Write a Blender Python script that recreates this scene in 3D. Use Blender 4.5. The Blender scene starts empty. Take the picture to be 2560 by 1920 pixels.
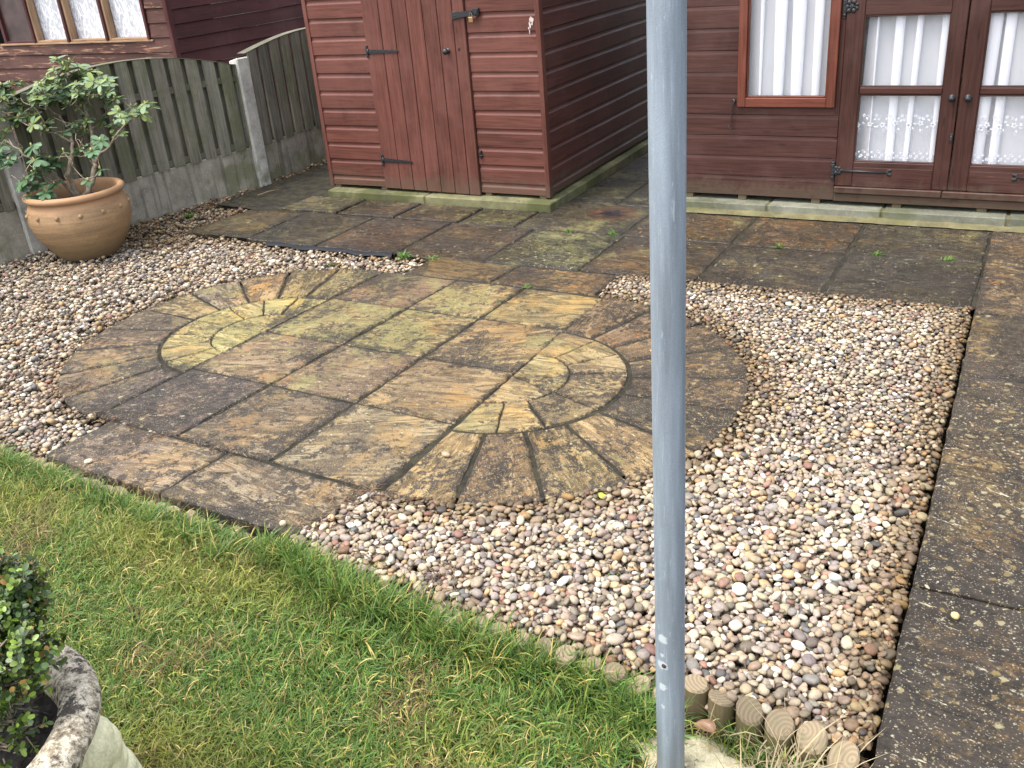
import bpy, math, random
import numpy as np
from mathutils import Vector, Matrix

random.seed(7); rng = np.random.default_rng(7)
scene = bpy.context.scene
col = scene.collection

# ------------------------------------------------------------------ camera
HC = 1.6; FPX = 2360.03; PW, PH = 2560, 1920
_a, _b, _c = (math.radians(v) for v in (-29.8585, 25.7309, -4.9038))
_f = np.array([math.sin(_a)*math.cos(_b), math.cos(_a)*math.cos(_b), -math.sin(_b)])
_r = np.array([math.cos(_a), -math.sin(_a), 0.0]); _u = np.cross(_r, _f)
_r2 = math.cos(_c)*_r + math.sin(_c)*_u; _u2 = -math.sin(_c)*_r + math.cos(_c)*_u
CR = np.array([_r2, _u2, _f])
cam_d = bpy.data.cameras.new("camera"); cam = bpy.data.objects.new("camera", cam_d); col.objects.link(cam)
cam_d.sensor_width = 36; cam_d.lens = 36*FPX/PW; cam_d.clip_start = 0.05; cam_d.clip_end = 200
M = Matrix.Identity(4)
for i in range(3):
    M[i][0] = _r2[i]; M[i][1] = _u2[i]; M[i][2] = -_f[i]
M[2][3] = HC
cam.matrix_world = M
scene.camera = cam

# ------------------------------------------------------------------ light
SUN_EL, SUN_AZ = 64, 220          # compass style: the direction the light comes from, degrees from +Y towards +X
world = bpy.data.worlds.new("World"); scene.world = world; world.use_nodes = True
wn = world.node_tree.nodes; wl = world.node_tree.links
bg = wn["Background"]; sky = wn.new("ShaderNodeTexSky"); sky.sky_type = 'NISHITA'; sky.sun_disc = False
sky.sun_elevation = math.radians(SUN_EL); sky.sun_rotation = math.radians(SUN_AZ)
sky.air_density = 1.0; sky.dust_density = 4.0; sky.ozone_density = 1.0
hsv = wn.new('ShaderNodeHueSaturation'); hsv.inputs['Saturation'].default_value = .45; wl.new(sky.outputs[0], hsv.inputs['Color']); wl.new(hsv.outputs[0], bg.inputs[0])   # thin overcast: a paler sky; bg.inputs[1].default_value = 0.115
sd = bpy.data.lights.new("sun", 'SUN'); sd.energy = 2.3; sd.angle = math.radians(16); sd.color = (1, 0.96, 0.9)
sun = bpy.data.objects.new("sun", sd); col.objects.link(sun)
el, az = math.radians(SUN_EL), math.radians(SUN_AZ)
dv = Vector((math.sin(az)*math.cos(el), math.cos(az)*math.cos(el), math.sin(el)))
sun.rotation_euler = dv.to_track_quat('Z', 'Y').to_euler()
scene.view_settings.view_transform = 'Standard'; scene.view_settings.look = 'None'
scene.view_settings.gamma = 1; scene.view_settings.exposure = -0.72
scene.render.engine = 'CYCLES'; scene.cycles.transparent_max_bounces = 32

# ------------------------------------------------------------------ measuring helpers (photo pixel -> place in the garden)
def ray(x, y):
    v = np.array([(x-PW/2)/FPX, -(y-PH/2)/FPX, 1.0]); return CR.T @ v
def G(x, y, z=0.0):
    w = ray(x, y); t = (z-HC)/w[2]; return (w[0]*t, w[1]*t)
def onY(x, y, Y):
    w = ray(x, y); t = Y/w[1]; return (w[0]*t, HC+w[2]*t)
def c1(x, y): return (x/2.572, y/2.572)
def c2(x, y): return (740+x/2.458, y/2.458)
def c3(x, y): return (1660+x/2.458, y/2.458)

# ------------------------------------------------------------------ mesh builder
class MB:
    def __init__(s): s.V=[]; s.F=[]; s.MI=[]; s.TC=[]; s.COL=[]; s.PAR=[]; s.n=0; s.SM=[]
    def add(s, V, F, tc=None, mat=0, col=(1,1,1), par=(0,0,0), smooth=False):
        V = [tuple(map(float, v)) for v in V]; b = s.n
        s.V += V; s.n += len(V)
        s.TC += [tuple(map(float, t)) for t in (tc if tc is not None else V)]
        s.COL += [tuple(col)]*len(V); s.PAR += [tuple(par)]*len(V)
        for f in F: s.F.append(tuple(b+i for i in f)); s.MI.append(mat); s.SM.append(smooth)
    def box(s, a, b, bev=0.0, mat=0, col=(1,1,1), grain=0, R=None, c=None, par=(0,0,0)):
        """box from corner a to corner b; grain = axis the wood grain follows; R/c turn it about c"""
        x0,y0,z0 = a; x1,y1,z1 = b
        off = random.random()*50
        if bev <= 0:
            V=[(x0,y0,z0),(x1,y0,z0),(x1,y1,z0),(x0,y1,z0),(x0,y0,z1),(x1,y0,z1),(x1,y1,z1),(x0,y1,z1)]
            F=[(0,3,2,1),(4,5,6,7),(0,1,5,4),(1,2,6,5),(2,3,7,6),(3,0,4,7)]
        else:
            lo=(x0,y0,z0); hi=(x1,y1,z1); V=[]; idx={}
            for i in range(8):
                sg=((i>>0)&1,(i>>1)&1,(i>>2)&1)
                for ax in range(3):
                    p=[]
                    for k in range(3):
                        v = hi[k] if sg[k] else lo[k]
                        if k!=ax: v += (-bev if sg[k] else bev)
                        p.append(v)
                    idx[(i,ax)]=len(V); V.append(tuple(p))
            F=[]
            ctr=((x0+x1)/2,(y0+y1)/2,(z0+z1)/2)
            for ax in range(3):
                o=[k for k in range(3) if k!=ax]
                for sgn in (0,1):
                    q=[]
                    for (u,v) in ((0,0),(1,0),(1,1),(0,1)):
                        i = (sgn<<ax)|(u<<o[0])|(v<<o[1]); q.append(idx[(i,ax)])
                    F.append(tuple(q))
                for u in (0,1):
                    for v in (0,1):
                        i0=(u<<o[0])|(v<<o[1]); i1=i0|(1<<ax)
                        F.append((idx[(i0,o[0])],idx[(i1,o[0])],idx[(i1,o[1])],idx[(i0,o[1])]))
            for i in range(8): F.append((idx[(i,0)],idx[(i,1)],idx[(i,2)]))
            G_=[]
            for f in F:   # make every face point outwards
                p=[Vector(V[k]) for k in f]; n=(p[1]-p[0]).cross(p[2]-p[0])
                m=sum(p,Vector())/len(p)-Vector(ctr)
                G_.append(f if n.dot(m)>0 else f[::-1])
            F=G_
        order={0:(0,1,2),1:(1,0,2),2:(2,0,1)}[grain]
        tc=[(v[order[0]]+off, v[order[1]]+off*.37, v[order[2]]) for v in V]
        if R is not None:
            c=Vector(c); V=[tuple(c+R@(Vector(v)-c)) for v in V]
        s.add(V,F,tc,mat,col,par)
    def tube(s, pts, rad, seg=8, mat=0, col=(1,1,1), cap=True):
        pts=[Vector(p) for p in pts]; n=len(pts)
        if not hasattr(rad,'__len__'): rad=[rad]*n
        t=(pts[1]-pts[0]).normalized(); up=Vector((0,0,1)) if abs(t.z)<.9 else Vector((1,0,0))
        a=t.cross(up).normalized(); V=[]; F=[]; tc=[]; L=0
        for i,p in enumerate(pts):
            if i: L+=(p-pts[i-1]).length
            tt=(pts[min(i+1,n-1)]-pts[max(i-1,0)]).normalized()
            a=(a-tt*a.dot(tt)).normalized(); b=tt.cross(a)
            for k in range(seg):
                th=2*math.pi*k/seg
                V.append(p+(a*math.cos(th)+b*math.sin(th))*rad[i]); tc.append((L,rad[i]*math.cos(th)*2,rad[i]*math.sin(th)*2))
        for i in range(n-1):
            for k in range(seg):
                k2=(k+1)%seg; F.append((i*seg+k,i*seg+k2,(i+1)*seg+k2,(i+1)*seg+k))
        if cap: F.append(tuple(range(seg-1,-1,-1))); F.append(tuple((n-1)*seg+k for k in range(seg)))
        s.add(V,F,tc,mat,col,smooth=True)
    def lathe(s, prof, c, seg=48, mat=0, col=(1,1,1), wob=0.0):
        V=[];F=[];n=len(prof); cx,cy,cz=c
        for r,z in prof:
            for k in range(seg):
                th=2*math.pi*k/seg; rr=r*(1+wob*math.sin(3*th+z*9)*.5+wob*math.sin(7*th+1+z*20)*.3)
                V.append((cx+rr*math.cos(th),cy+rr*math.sin(th),cz+z))
        for i in range(n-1):
            for k in range(seg):
                k2=(k+1)%seg; F.append((i*seg+k,i*seg+k2,(i+1)*seg+k2,(i+1)*seg+k))
        s.add(V,F,None,mat,col,smooth=True)
    def prism(s, outline, y0, y1, axis='y', mat=0, col=(1,1,1)):
        """outline of (u,v) points extruded; axis y: (u,z) between y0,y1; axis z: (x,y) between z0,z1"""
        n=len(outline)
        mk=(lambda u,v,w:(u,w,v)) if axis=='y' else (lambda u,v,w:(u,v,w))
        V=[mk(u,v,y0) for u,v in outline]+[mk(u,v,y1) for u,v in outline]
        F=[tuple(range(n)),tuple(range(2*n-1,n-1,-1))]+[(i,i+n,(i+1)%n+n,(i+1)%n) for i in range(n)]
        s.add(V,F,None,mat,col)
    def ball(s, c, r, sc=(1,1,1), seg=10, mat=0, col=(1,1,1)):
        V=[(c[0],c[1],c[2]-r*sc[2])];F=[];m=seg//2
        for i in range(1,m):
            ph=-math.pi/2+math.pi*i/m
            for k in range(seg):
                th=2*math.pi*k/seg; V.append((c[0]+r*sc[0]*math.cos(ph)*math.cos(th),c[1]+r*sc[1]*math.cos(ph)*math.sin(th),c[2]+r*sc[2]*math.sin(ph)))
        V.append((c[0],c[1],c[2]+r*sc[2])); e=len(V)-1
        for k in range(seg):
            k2=(k+1)%seg; F.append((0,1+k2,1+k)); F.append((e,1+(m-2)*seg+k,1+(m-2)*seg+k2))
            for i in range(m-2): F.append((1+i*seg+k,1+i*seg+k2,1+(i+1)*seg+k2,1+(i+1)*seg+k))
        s.add(V,F,None,mat,col,smooth=True)

ORG = {}
def setattrs(me, tc, colr, par):
    n=len(me.vertices)
    a=me.attributes.new('tc','FLOAT_VECTOR','POINT'); a.data.foreach_set('vector', np.asarray(tc,dtype=np.float32).ravel())
    a=me.attributes.new('col','FLOAT_COLOR','POINT'); c=np.ones((n,4),np.float32); c[:,:3]=colr; a.data.foreach_set('color', c.ravel())
    if par is not None:
        a=me.attributes.new('par','FLOAT_VECTOR','POINT'); a.data.foreach_set('vector', np.asarray(par,dtype=np.float32).ravel())
def build(name, mb, mats, parent=None, origin=None, label=None):
    me=bpy.data.meshes.new(name)
    if parent is not None: o0=ORG[parent.name]
    else: o0=Vector(origin) if origin is not None else Vector((0,0,0))
    V=np.array(mb.V)-np.array(o0)
    me.from_pydata(V.tolist(),[],mb.F); 
    setattrs(me, mb.TC, np.array(mb.COL), mb.PAR)
    mats = mats if isinstance(mats,(list,tuple)) else [mats]
    for m in mats: me.materials.append(m)
    me.polygons.foreach_set('material_index', mb.MI); me.polygons.foreach_set('use_smooth', mb.SM)
    me.update()
    o=bpy.data.objects.new(name, me); col.objects.link(o)
    if parent is not None: o.parent=parent
    else: o.location=o0
    ORG[o.name]=o0
    if label: o['label']=label
    return o
def tag(o, label=None, cat=None, group=None, kind=None):
    if label: o['label']=label
    if cat: o['category']=cat
    if group: o['group']=group
    if kind: o['kind']=kind
    return o
def thing(name, loc, label, cat, group=None):
    o=bpy.data.objects.new(name,None); col.objects.link(o); o.location=loc; o.empty_display_size=.05
    ORG[o.name]=Vector(loc); return tag(o,label,cat,group)

# ------------------------------------------------------------------ materials
class NT:
    def __init__(s, name):
        s.m=bpy.data.materials.new(name); s.m.use_nodes=True; s.t=s.m.node_tree; s.n=s.t.nodes; s.l=s.t.links
        s.b=s.n['Principled BSDF']; s.out=s.n['Material Output']
    def lk(s,a,b): s.l.new(a,b)
    def val(s,sock,v):
        if hasattr(v,'links') or isinstance(v,bpy.types.NodeSocket): s.lk(v,sock)
        elif v is not None:
            if isinstance(v,tuple) and len(v)==3 and sock.type=='RGBA': v=(*v,1)
            sock.default_value=v
    def attr(s,name,what='Vector'):
        n=s.n.new('ShaderNodeAttribute'); n.attribute_name=name; return n.outputs[what]
    def mapv(s,v,scale=(1,1,1),loc=(0,0,0),rot=(0,0,0)):
        n=s.n.new('ShaderNodeMapping'); s.lk(v,n.inputs[0]); n.inputs['Scale'].default_value=scale; n.inputs['Location'].default_value=loc; n.inputs['Rotation'].default_value=rot; return n.outputs[0]
    def noise(s,v,scale,detail=4,rough=.55,dist=0.0):
        n=s.n.new('ShaderNodeTexNoise'); s.lk(v,n.inputs['Vector']); n.inputs['Scale'].default_value=scale; n.inputs['Detail'].default_value=detail; n.inputs['Roughness'].default_value=rough; n.inputs['Distortion'].default_value=dist; return n.outputs['Fac']
    def vor(s,v,scale,feat='F1',out='Distance',rand=1.0):
        n=s.n.new('ShaderNodeTexVoronoi'); n.feature=feat; s.lk(v,n.inputs['Vector']); n.inputs['Scale'].default_value=scale
        if 'Randomness' in n.inputs: n.inputs['Randomness'].default_value=rand
        return n.outputs[out]
    def rng(s,v,a,b,c=0.0,d=1.0,smooth=True):
        n=s.n.new('ShaderNodeMapRange'); n.interpolation_type='SMOOTHSTEP' if smooth else 'LINEAR'; s.val(n.inputs[0],v)
        for i,x in enumerate((a,b,c,d)): s.val(n.inputs[1+i],x)
        return n.outputs[0]
    def math(s,op,a,b=None,clamp=False):
        n=s.n.new('ShaderNodeMath'); n.operation=op; n.use_clamp=clamp; s.val(n.inputs[0],a)
        if b is not None: s.val(n.inputs[1],b)
        return n.outputs[0]
    def mix(s,f,a,b,mode='MIX'):
        n=s.n.new('ShaderNodeMix'); n.data_type='RGBA'; n.blend_type=mode; s.val(n.inputs[0],f); s.val(n.inputs[6],a); s.val(n.inputs[7],b); return n.outputs[2]
    def gray(s,v,a,b):   # value -> grey multiplier colour between a and b
        x=s.rng(v,.3,.7,a,b,False); n=s.n.new('ShaderNodeCombineColor'); 
        for i in range(3): s.lk(x,n.inputs[i])
        return n.outputs[0]
    def bump(s,h,strength=.3,dist=.01,prev=None):
        n=s.n.new('ShaderNodeBump'); n.inputs['Strength'].default_value=strength; n.inputs['Distance'].default_value=dist; s.lk(h,n.inputs['Height'])
        if prev is not None: s.lk(prev,n.inputs['Normal'])
        return n.outputs[0]
    def sep(s,v):
        n=s.n.new('ShaderNodeSeparateXYZ'); s.lk(v,n.inputs[0]); return n.outputs
    def done(s,c,rough=.7,bump=None,metal=0,spec=.5):
        s.val(s.b.inputs['Base Color'],c); s.val(s.b.inputs['Roughness'],rough); s.b.inputs['Metallic'].default_value=metal
        s.b.inputs['Specular IOR Level'].default_value=spec
        if bump is not None: s.lk(bump,s.b.inputs['Normal'])
        return s.m
    def pos(s):
        n=s.n.new('ShaderNodeNewGeometry'); return n.outputs['Position']

def wood(name, c, dark=.6, rough=.55, streak=1.0, worn=None, worn_amt=.5, knots=True, stain=None):
    t=NT(name); v=t.attr('tc'); cc=t.attr('col','Color')
    g=t.noise(t.mapv(v,(1.2,26,26)),3,6,.6,.6); g2=t.noise(t.mapv(v,(4,120,120)),2,3,.6)
    big=t.noise(t.mapv(v,(.8,4,4)),1.5,3)
    base=t.mix(1,c,cc,'MULTIPLY')
    b=t.mix(1,base,t.gray(g,1-.42*streak,1+.22*streak),'MULTIPLY')
    b=t.mix(1,b,t.gray(g2,.9,1.08),'MULTIPLY'); b=t.mix(1,b,t.gray(big,.8,1.18),'MULTIPLY')
    if knots:
        k=t.vor(t.mapv(v,(3.2,13,13)),1.0); kf=t.rng(k,.045,.11,.65,0); b=t.mix(kf,b,tuple(x*.35 for x in c))
    fz=t.sep(t.pos())[2]; fa=t.noise(t.pos(),2.2,5,.65); b=t.mix(t.rng(fa,.45,.65,0,.30),b,tuple(min(.6,x*1.5+.02) for x in c)); sp_=t.math('ADD',fz,t.math('MULTIPLY',t.noise(t.pos(),22,5,.7),.30)); b=t.mix(t.rng(sp_,.24,.36,.45,0),b,(.085,.07,.045))
    if worn:
        w=t.noise(t.mapv(v,(2,22,22)),1.7,7,.72,.3); wf=t.rng(w,.62-.1*worn_amt,.70-.1*worn_amt,0,.85); b=t.mix(wf,b,worn)
    if stain:
        w=t.noise(t.pos(),5,6,.65); wf=t.rng(w,.45,.7,0,.75); b=t.mix(wf,b,stain)
    bu=t.bump(g2,.25,.002); bu=t.bump(g,.3,.003,bu)
    return t.done(b,t.rng(g,.3,.7,rough-.05,rough+.15,False),bu,0,.22)

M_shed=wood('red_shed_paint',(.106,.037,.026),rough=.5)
M_shed_shaded=wood('red_shed_paint_shaded',(.070,.025,.019),rough=.5)  # same red paint as the front, with the side's shade put into the colour
M_sh=wood('brown_summerhouse_stain',(.053,.0205,.0155),rough=.48)
M_frame=wood('orange_brown_frame_stain',(.115,.034,.020),rough=.42,knots=False)
M_doorw=wood('dark_door_stain',(.047,.018,.013),rough=.42,worn=(.14,.06,.035),worn_amt=-.4)
M_nb=wood('flaking_brown_paint',(.075,.034,.026),rough=.7,worn=(.30,.165,.10),worn_amt=.75)
M_nbd=wood('old_dark_brown_paint',(.062,.019,.018),rough=.7,worn=(.25,.12,.08),worn_amt=-.25)
M_bear=wood('bearer_timber',(.13,.10,.055),rough=.8)
M_fence=wood('weathered_fence_timber',(.175,.165,.125),rough=.85,streak=1.3,stain=(.11,.12,.055),knots=True)
M_rail=wood('weathered_fence_rail',(.13,.125,.09),rough=.9,stain=(.09,.10,.045))
M_log=wood('log_side',(.17,.13,.06),rough=.8,stain=(.09,.095,.03),knots=False)
M_plain=wood('inside_timber',(.25,.19,.12),rough=.8)

def m_simple(name,c,rough=.5,metal=0,spec=.5,nscale=60,namt=(.85,1.15),bs=.1):
    t=NT(name); p=t.pos(); n=t.noise(p,nscale,4,.6); b=t.mix(1,c,t.gray(n,*namt),'MULTIPLY')
    b=t.mix(1,b,t.attr('col','Color'),'MULTIPLY')
    return t.done(b,rough,t.bump(n,bs,.003),metal,spec)
M_black=m_simple('black_iron',(.012,.013,.015),.42,0,.5)
M_brass=m_simple('brass',(.35,.22,.10),.35,.8)
M_steel=m_simple('rusty_steel_pin',(.2,.15,.12),.5,.6)
M_soil=m_simple('dark_compost',(.014,.011,.009),.95,nscale=90,namt=(.4,2.2),bs=.9)
M_mem=m_simple('black_plastic_membrane',(.010,.011,.014),.65,0,.2)
M_felt=m_simple('roof_felt',(.05,.05,.05),.9)
M_white=m_simple('white_thread',(.66,.67,.72),.9)
M_bark=m_simple('lichened_bark',(.16,.13,.09),.9,nscale=45,namt=(.45,1.5),bs=.6)
M_twig=m_simple('dead_twig',(.12,.085,.06),.9,namt=(.6,1.6))

def concrete(name,c,green=(.10,.11,.04),gamt=.4,dark=(.05,.05,.04),damt=.4,streaks=False,rough=.9,usecol=True,ds=5.5):
    t=NT(name); p=t.pos(); cc=t.attr('col','Color') if usecol else (1,1,1)
    n=t.noise(p,9,7,.65); f=t.noise(p,160,4,.7); v=t.vor(p,55)
    b=t.mix(1,t.mix(1,c,cc,'MULTIPLY'),t.gray(n,.65,1.3),'MULTIPLY'); b=t.mix(1,b,t.gray(f,.8,1.2),'MULTIPLY')
    sp=t.vor(p,38); b=t.mix(t.rng(sp,.10,.2,.5,0),b,tuple(min(.75,x*1.7) for x in c))
    gn=t.noise(p,3.2,6,.6); b=t.mix(t.rng(gn,.62-.25*gamt,.75-.2*gamt,0,.8),b,green)
    dn=t.noise(p,ds,7,.72,.4); b=t.mix(t.rng(dn,.66-.2*damt,.78-.2*damt,0,.75),b,dark)
    if streaks:
        q=t.noise(t.mapv(p,(14,14,.7)),1.3,3,.6); b=t.mix(t.rng(q,.5,.66,0,.55),b,(.055,.045,.035))
    bu=t.bump(f,.5,.003); bu=t.bump(n,.5,.012,bu)
    return t.done(b,rough,bu,0,.3)
M_gb=concrete('gravel_board_concrete',(.30,.275,.22),gamt=.5,green=(.15,.155,.08),damt=.25,streaks=True)
M_post=concrete('fence_post_concrete',(.40,.385,.34),gamt=.25,damt=.2)
M_plg=concrete('mossy_plinth_concrete',(.145,.138,.070),green=(.055,.062,.018),gamt=.8,damt=.6)
M_plr=concrete('grey_plinth_concrete',(.135,.135,.105),green=(.085,.09,.045),gamt=.4,dark=(.07,.07,.05),damt=.5)
M_fillet=concrete('yellow_mortar',(.135,.12,.06),green=(.085,.088,.03),gamt=.5,damt=.6)
def m_urn():
    t=NT('weathered_urn_stone'); p=t.pos(); a=t.noise(p,9,6,.7,.5); m=t.noise(p,60,7,.78); f=t.noise(p,260,3,.7)
    b=t.mix(t.rng(m,.42,.60),(.20,.165,.115),(.60,.53,.40)); k=t.math('ADD',a,t.math('MULTIPLY',t.math('SUBTRACT',m,.5),-1.3)); b=t.mix(t.rng(k,.53,.62,0,.85),b,(.045,.040,.036)); b=t.mix(1,b,t.gray(f,.6,1.35),'MULTIPLY')
    return t.done(b,.92,t.bump(m,.6,.006),0,.2)
M_urn0=concrete('urn_stone_inside',(.46,.42,.33),green=(.26,.23,.15),gamt=.3,dark=(.035,.032,.03),damt=.78,ds=26)
M_urn=m_urn()
M_fig=concrete('cream_figure_stone',(.70,.65,.42),green=(.55,.52,.28),gamt=.4,dark=(.2,.18,.12),damt=-.35,usecol=False)
M_foot=concrete('footing_concrete',(.38,.34,.22),green=(.22,.22,.10),gamt=.4,damt=.1)

def m_slab():
    t=NT('riven_stone'); v=t.attr('tc'); base=t.attr('col','Color'); P=t.sep(t.attr('par')); green,dark,spot=P[0],P[1],P[2]; pos=t.pos()
    st=t.noise(t.mapv(v,(2.0,10,3)),1.7,10,.70,1.8)            # riven streaks
    st2=t.noise(t.mapv(v,(7,42,6)),1.0,9,.74,1.0)
    mot=t.noise(v,11,12,.80,.3); mid=t.noise(v,34,8,.78,.2); big=t.noise(v,2.4,6,.62,.6); fine=t.noise(v,260,3,.75)
    b=t.mix(1,base,t.gray(t.rng(st,.36,.64),.42,1.75),'MULTIPLY')
    b=t.mix(t.rng(mot,.46,.60,0,.50),b,t.mix(1,base,(1.55,1.32,1.0),'MULTIPLY'))
    b=t.mix(t.rng(st2,.50,.62,0,.55),b,t.mix(1,base,(.50,.42,.42),'MULTIPLY'))
    b=t.mix(t.rng(big,.46,.60,0,.55),b,t.mix(1,base,(.66,.60,.66),'MULTIPLY'))
    b=t.mix(t.rng(mid,.53,.60,0,.5),b,t.mix(1,base,(1.9,1.7,1.35),'MULTIPLY'))
    b=t.mix(1,b,t.gray(fine,.55,1.5),'MULTIPLY')
    gp=t.noise(pos,3.4,7,.68,.9); gp=t.math('ADD',gp,t.math('MULTIPLY',t.math('SUBTRACT',st,.5),.5)); b=t.mix(t.rng(gp,.50,.64,0,.50),b,t.mix(1,base,(2.0,1.50,.80),'MULTIPLY'))
    # algae
    ga=t.noise(pos,2.6,7,.66,.5); gm=t.math('ADD',ga,t.math('MULTIPLY',green,.20)); gf=t.rng(t.math('ADD',gm,t.math('MULTIPLY',t.math('SUBTRACT',mot,.5),1.3)),.60,.84,0,.66)
    b=t.mix(gf,b,t.mix(t.rng(mid,.42,.58),(.14,.13,.045),(.29,.275,.105)))
    # black lichen: fine grained crust gathered in larger patches
    pat=t.noise(pos,2.1,6,.70,.8); pm=t.math('ADD',pat,t.math('MULTIPLY',t.math('ADD',dark,.10),.16))
    dirt=t.attr('dirt','Fac'); dirt=t.math('MULTIPLY',dirt,dirt); pm=t.math('ADD',pm,t.math('MULTIPLY',dirt,.085))
    pm=t.math('ADD',pm,t.math('MULTIPLY',t.math('SUBTRACT',st,.5),.55))
    pm=t.math('ADD',pm,t.math('MULTIPLY',t.math('SUBTRACT',mid,.5),1.25)); df=t.rng(pm,.575,.655,0,.9)
    b=t.mix(df,b,t.mix(t.rng(mot,.4,.6),(.014,.012,.010),(.036,.030,.025)))
    # pale grains and flakes
    gr=t.vor(v,130); b=t.mix(t.rng(gr,.14,.26,.5,0),b,(.46,.40,.27))
    fl=t.noise(t.mapv(v,(16,44,16)),1.0,6,.74); fs=t.math('ADD',fl,t.math('MULTIPLY',spot,.040)); b=t.mix(t.rng(fs,.665,.72,0,.8),b,(.50,.44,.31))
    # small irregular ochre and pale lichens of mixed size
    for sc,c0,c1_,thr in ((26,(.20,.145,.05),(.34,.30,.17),.55),(58,(.26,.20,.085),(.46,.43,.30),.60)):
        wv=t.noise(v,sc*3.2,4,.7); lv=t.vor(v,sc); ln=t.math('SUBTRACT',lv,t.math('MULTIPLY',t.math('SUBTRACT',wv,.5),.9)); lcs=t.sep(t.vor(v,sc,'F1','Color'))
        keep=t.rng(lcs[0],t.math('SUBTRACT',1.0,t.math('MULTIPLY',spot,thr)),1.0,0,1,False); sz=t.rng(lcs[2],0,1,.03,.22,False)
        lf=t.rng(t.math('SUBTRACT',ln,sz),-.03,.08,.75,0); lf=t.math('MULTIPLY',lf,t.rng(keep,0.0,.02,0,1)); b=t.mix(lf,b,t.mix(lcs[1],c0,c1_))
    h=t.math('ADD',t.math('MULTIPLY',st,1.0),t.math('MULTIPLY',st2,.35)); bu=t.bump(fine,.35,.002); bu=t.bump(h,.75,.022,bu); bu=t.bump(mid,.4,.004,bu)
    wet=t.attr('wet','Fac')
    r=t.rng(t.noise(pos,3.0,4),.35,.65,.42,.78,False); pd_=t.rng(t.noise(pos,1.6,5,.6),.42,.56); r=t.math('SUBTRACT',r,t.math('MULTIPLY',wet,t.math('ADD',.12,t.math('MULTIPLY',pd_,.35))),True); r=t.math('MAXIMUM',r,.16); b=t.mix(t.math('MULTIPLY',pd_,t.math('MULTIPLY',wet,.55)),b,t.mix(1,b,(.62,.60,.56),'MULTIPLY'))
    # rusty stain in front of the passage
    d=t.n.new('ShaderNodeVectorMath'); d.operation='DISTANCE'; t.lk(t.mapv(pos,(1,1.15,0)),d.inputs[0]); d.inputs[1].default_value=(-2.17,5.17*1.15,0)
    dd=t.math('ADD',d.outputs['Value'],t.math('MULTIPLY',t.math('SUBTRACT',t.noise(pos,14,6,.7),.5),.22))
    dd2=t.math('ADD',dd,t.math('MULTIPLY',t.math('SUBTRACT',mid,.5),.35)); b=t.mix(t.rng(dd2,.13,.18,.8,0),b,t.mix(t.rng(mot,.45,.55),(.105,.046,.022),(.040,.022,.016)))
    b=t.mix(t.rng(dd2,.06,.10,.92,0),b,(.014,.010,.011))
    return t.done(b,r,bu,0,.28)
M_slab=m_slab()
def m_ground(name,c1_,c2_,sc=8,rough=.95):
    t=NT(name); p=t.pos(); n=t.noise(p,sc,8,.7); f=t.noise(p,sc*18,4,.7)
    b=t.mix(t.rng(n,.35,.65),c1_,c2_); b=t.mix(1,b,t.gray(f,.5,1.5),'MULTIPLY')
    return t.done(b,rough,t.bump(f,.8,.01),0,.2)
M_mortar=m_ground('mossy_joint_mortar',(.020,.018,.014),(.050,.045,.028),14)
M_earth=m_ground('garden_earth',(.03,.024,.016),(.055,.045,.028),6)
M_turf=m_ground('mossy_turf',(.025,.030,.008),(.075,.072,.018),9)
def m_attr(name,rough,spec=.5,trans=0,mott=None):
    t=NT(name); c=t.attr('col','Color')
    if mott: n=t.noise(t.attr('tc'),mott,5,.65); c=t.mix(1,c,t.gray(n,.72,1.25),'MULTIPLY')
    t.done(c,rough,None,0,spec)
    if trans:
        tr=t.n.new('ShaderNodeBsdfTranslucent'); t.lk(c,tr.inputs[0]); mx=t.n.new('ShaderNodeMixShader'); mx.inputs[0].default_value=trans
        t.lk(t.b.outputs[0],mx.inputs[1]); t.lk(tr.outputs[0],mx.inputs[2]); t.lk(mx.outputs[0],t.out.inputs[0])
    return t.m
M_peb=m_attr('river_pebbles',.62,.35,0,110)
M_grass=m_attr('grass_blades',.55,.3,.3)
M_rhod=m_attr('rhododendron_leaf',.48,.4,.18)
M_box=m_attr('box_leaf',.38,.5,.22)

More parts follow.
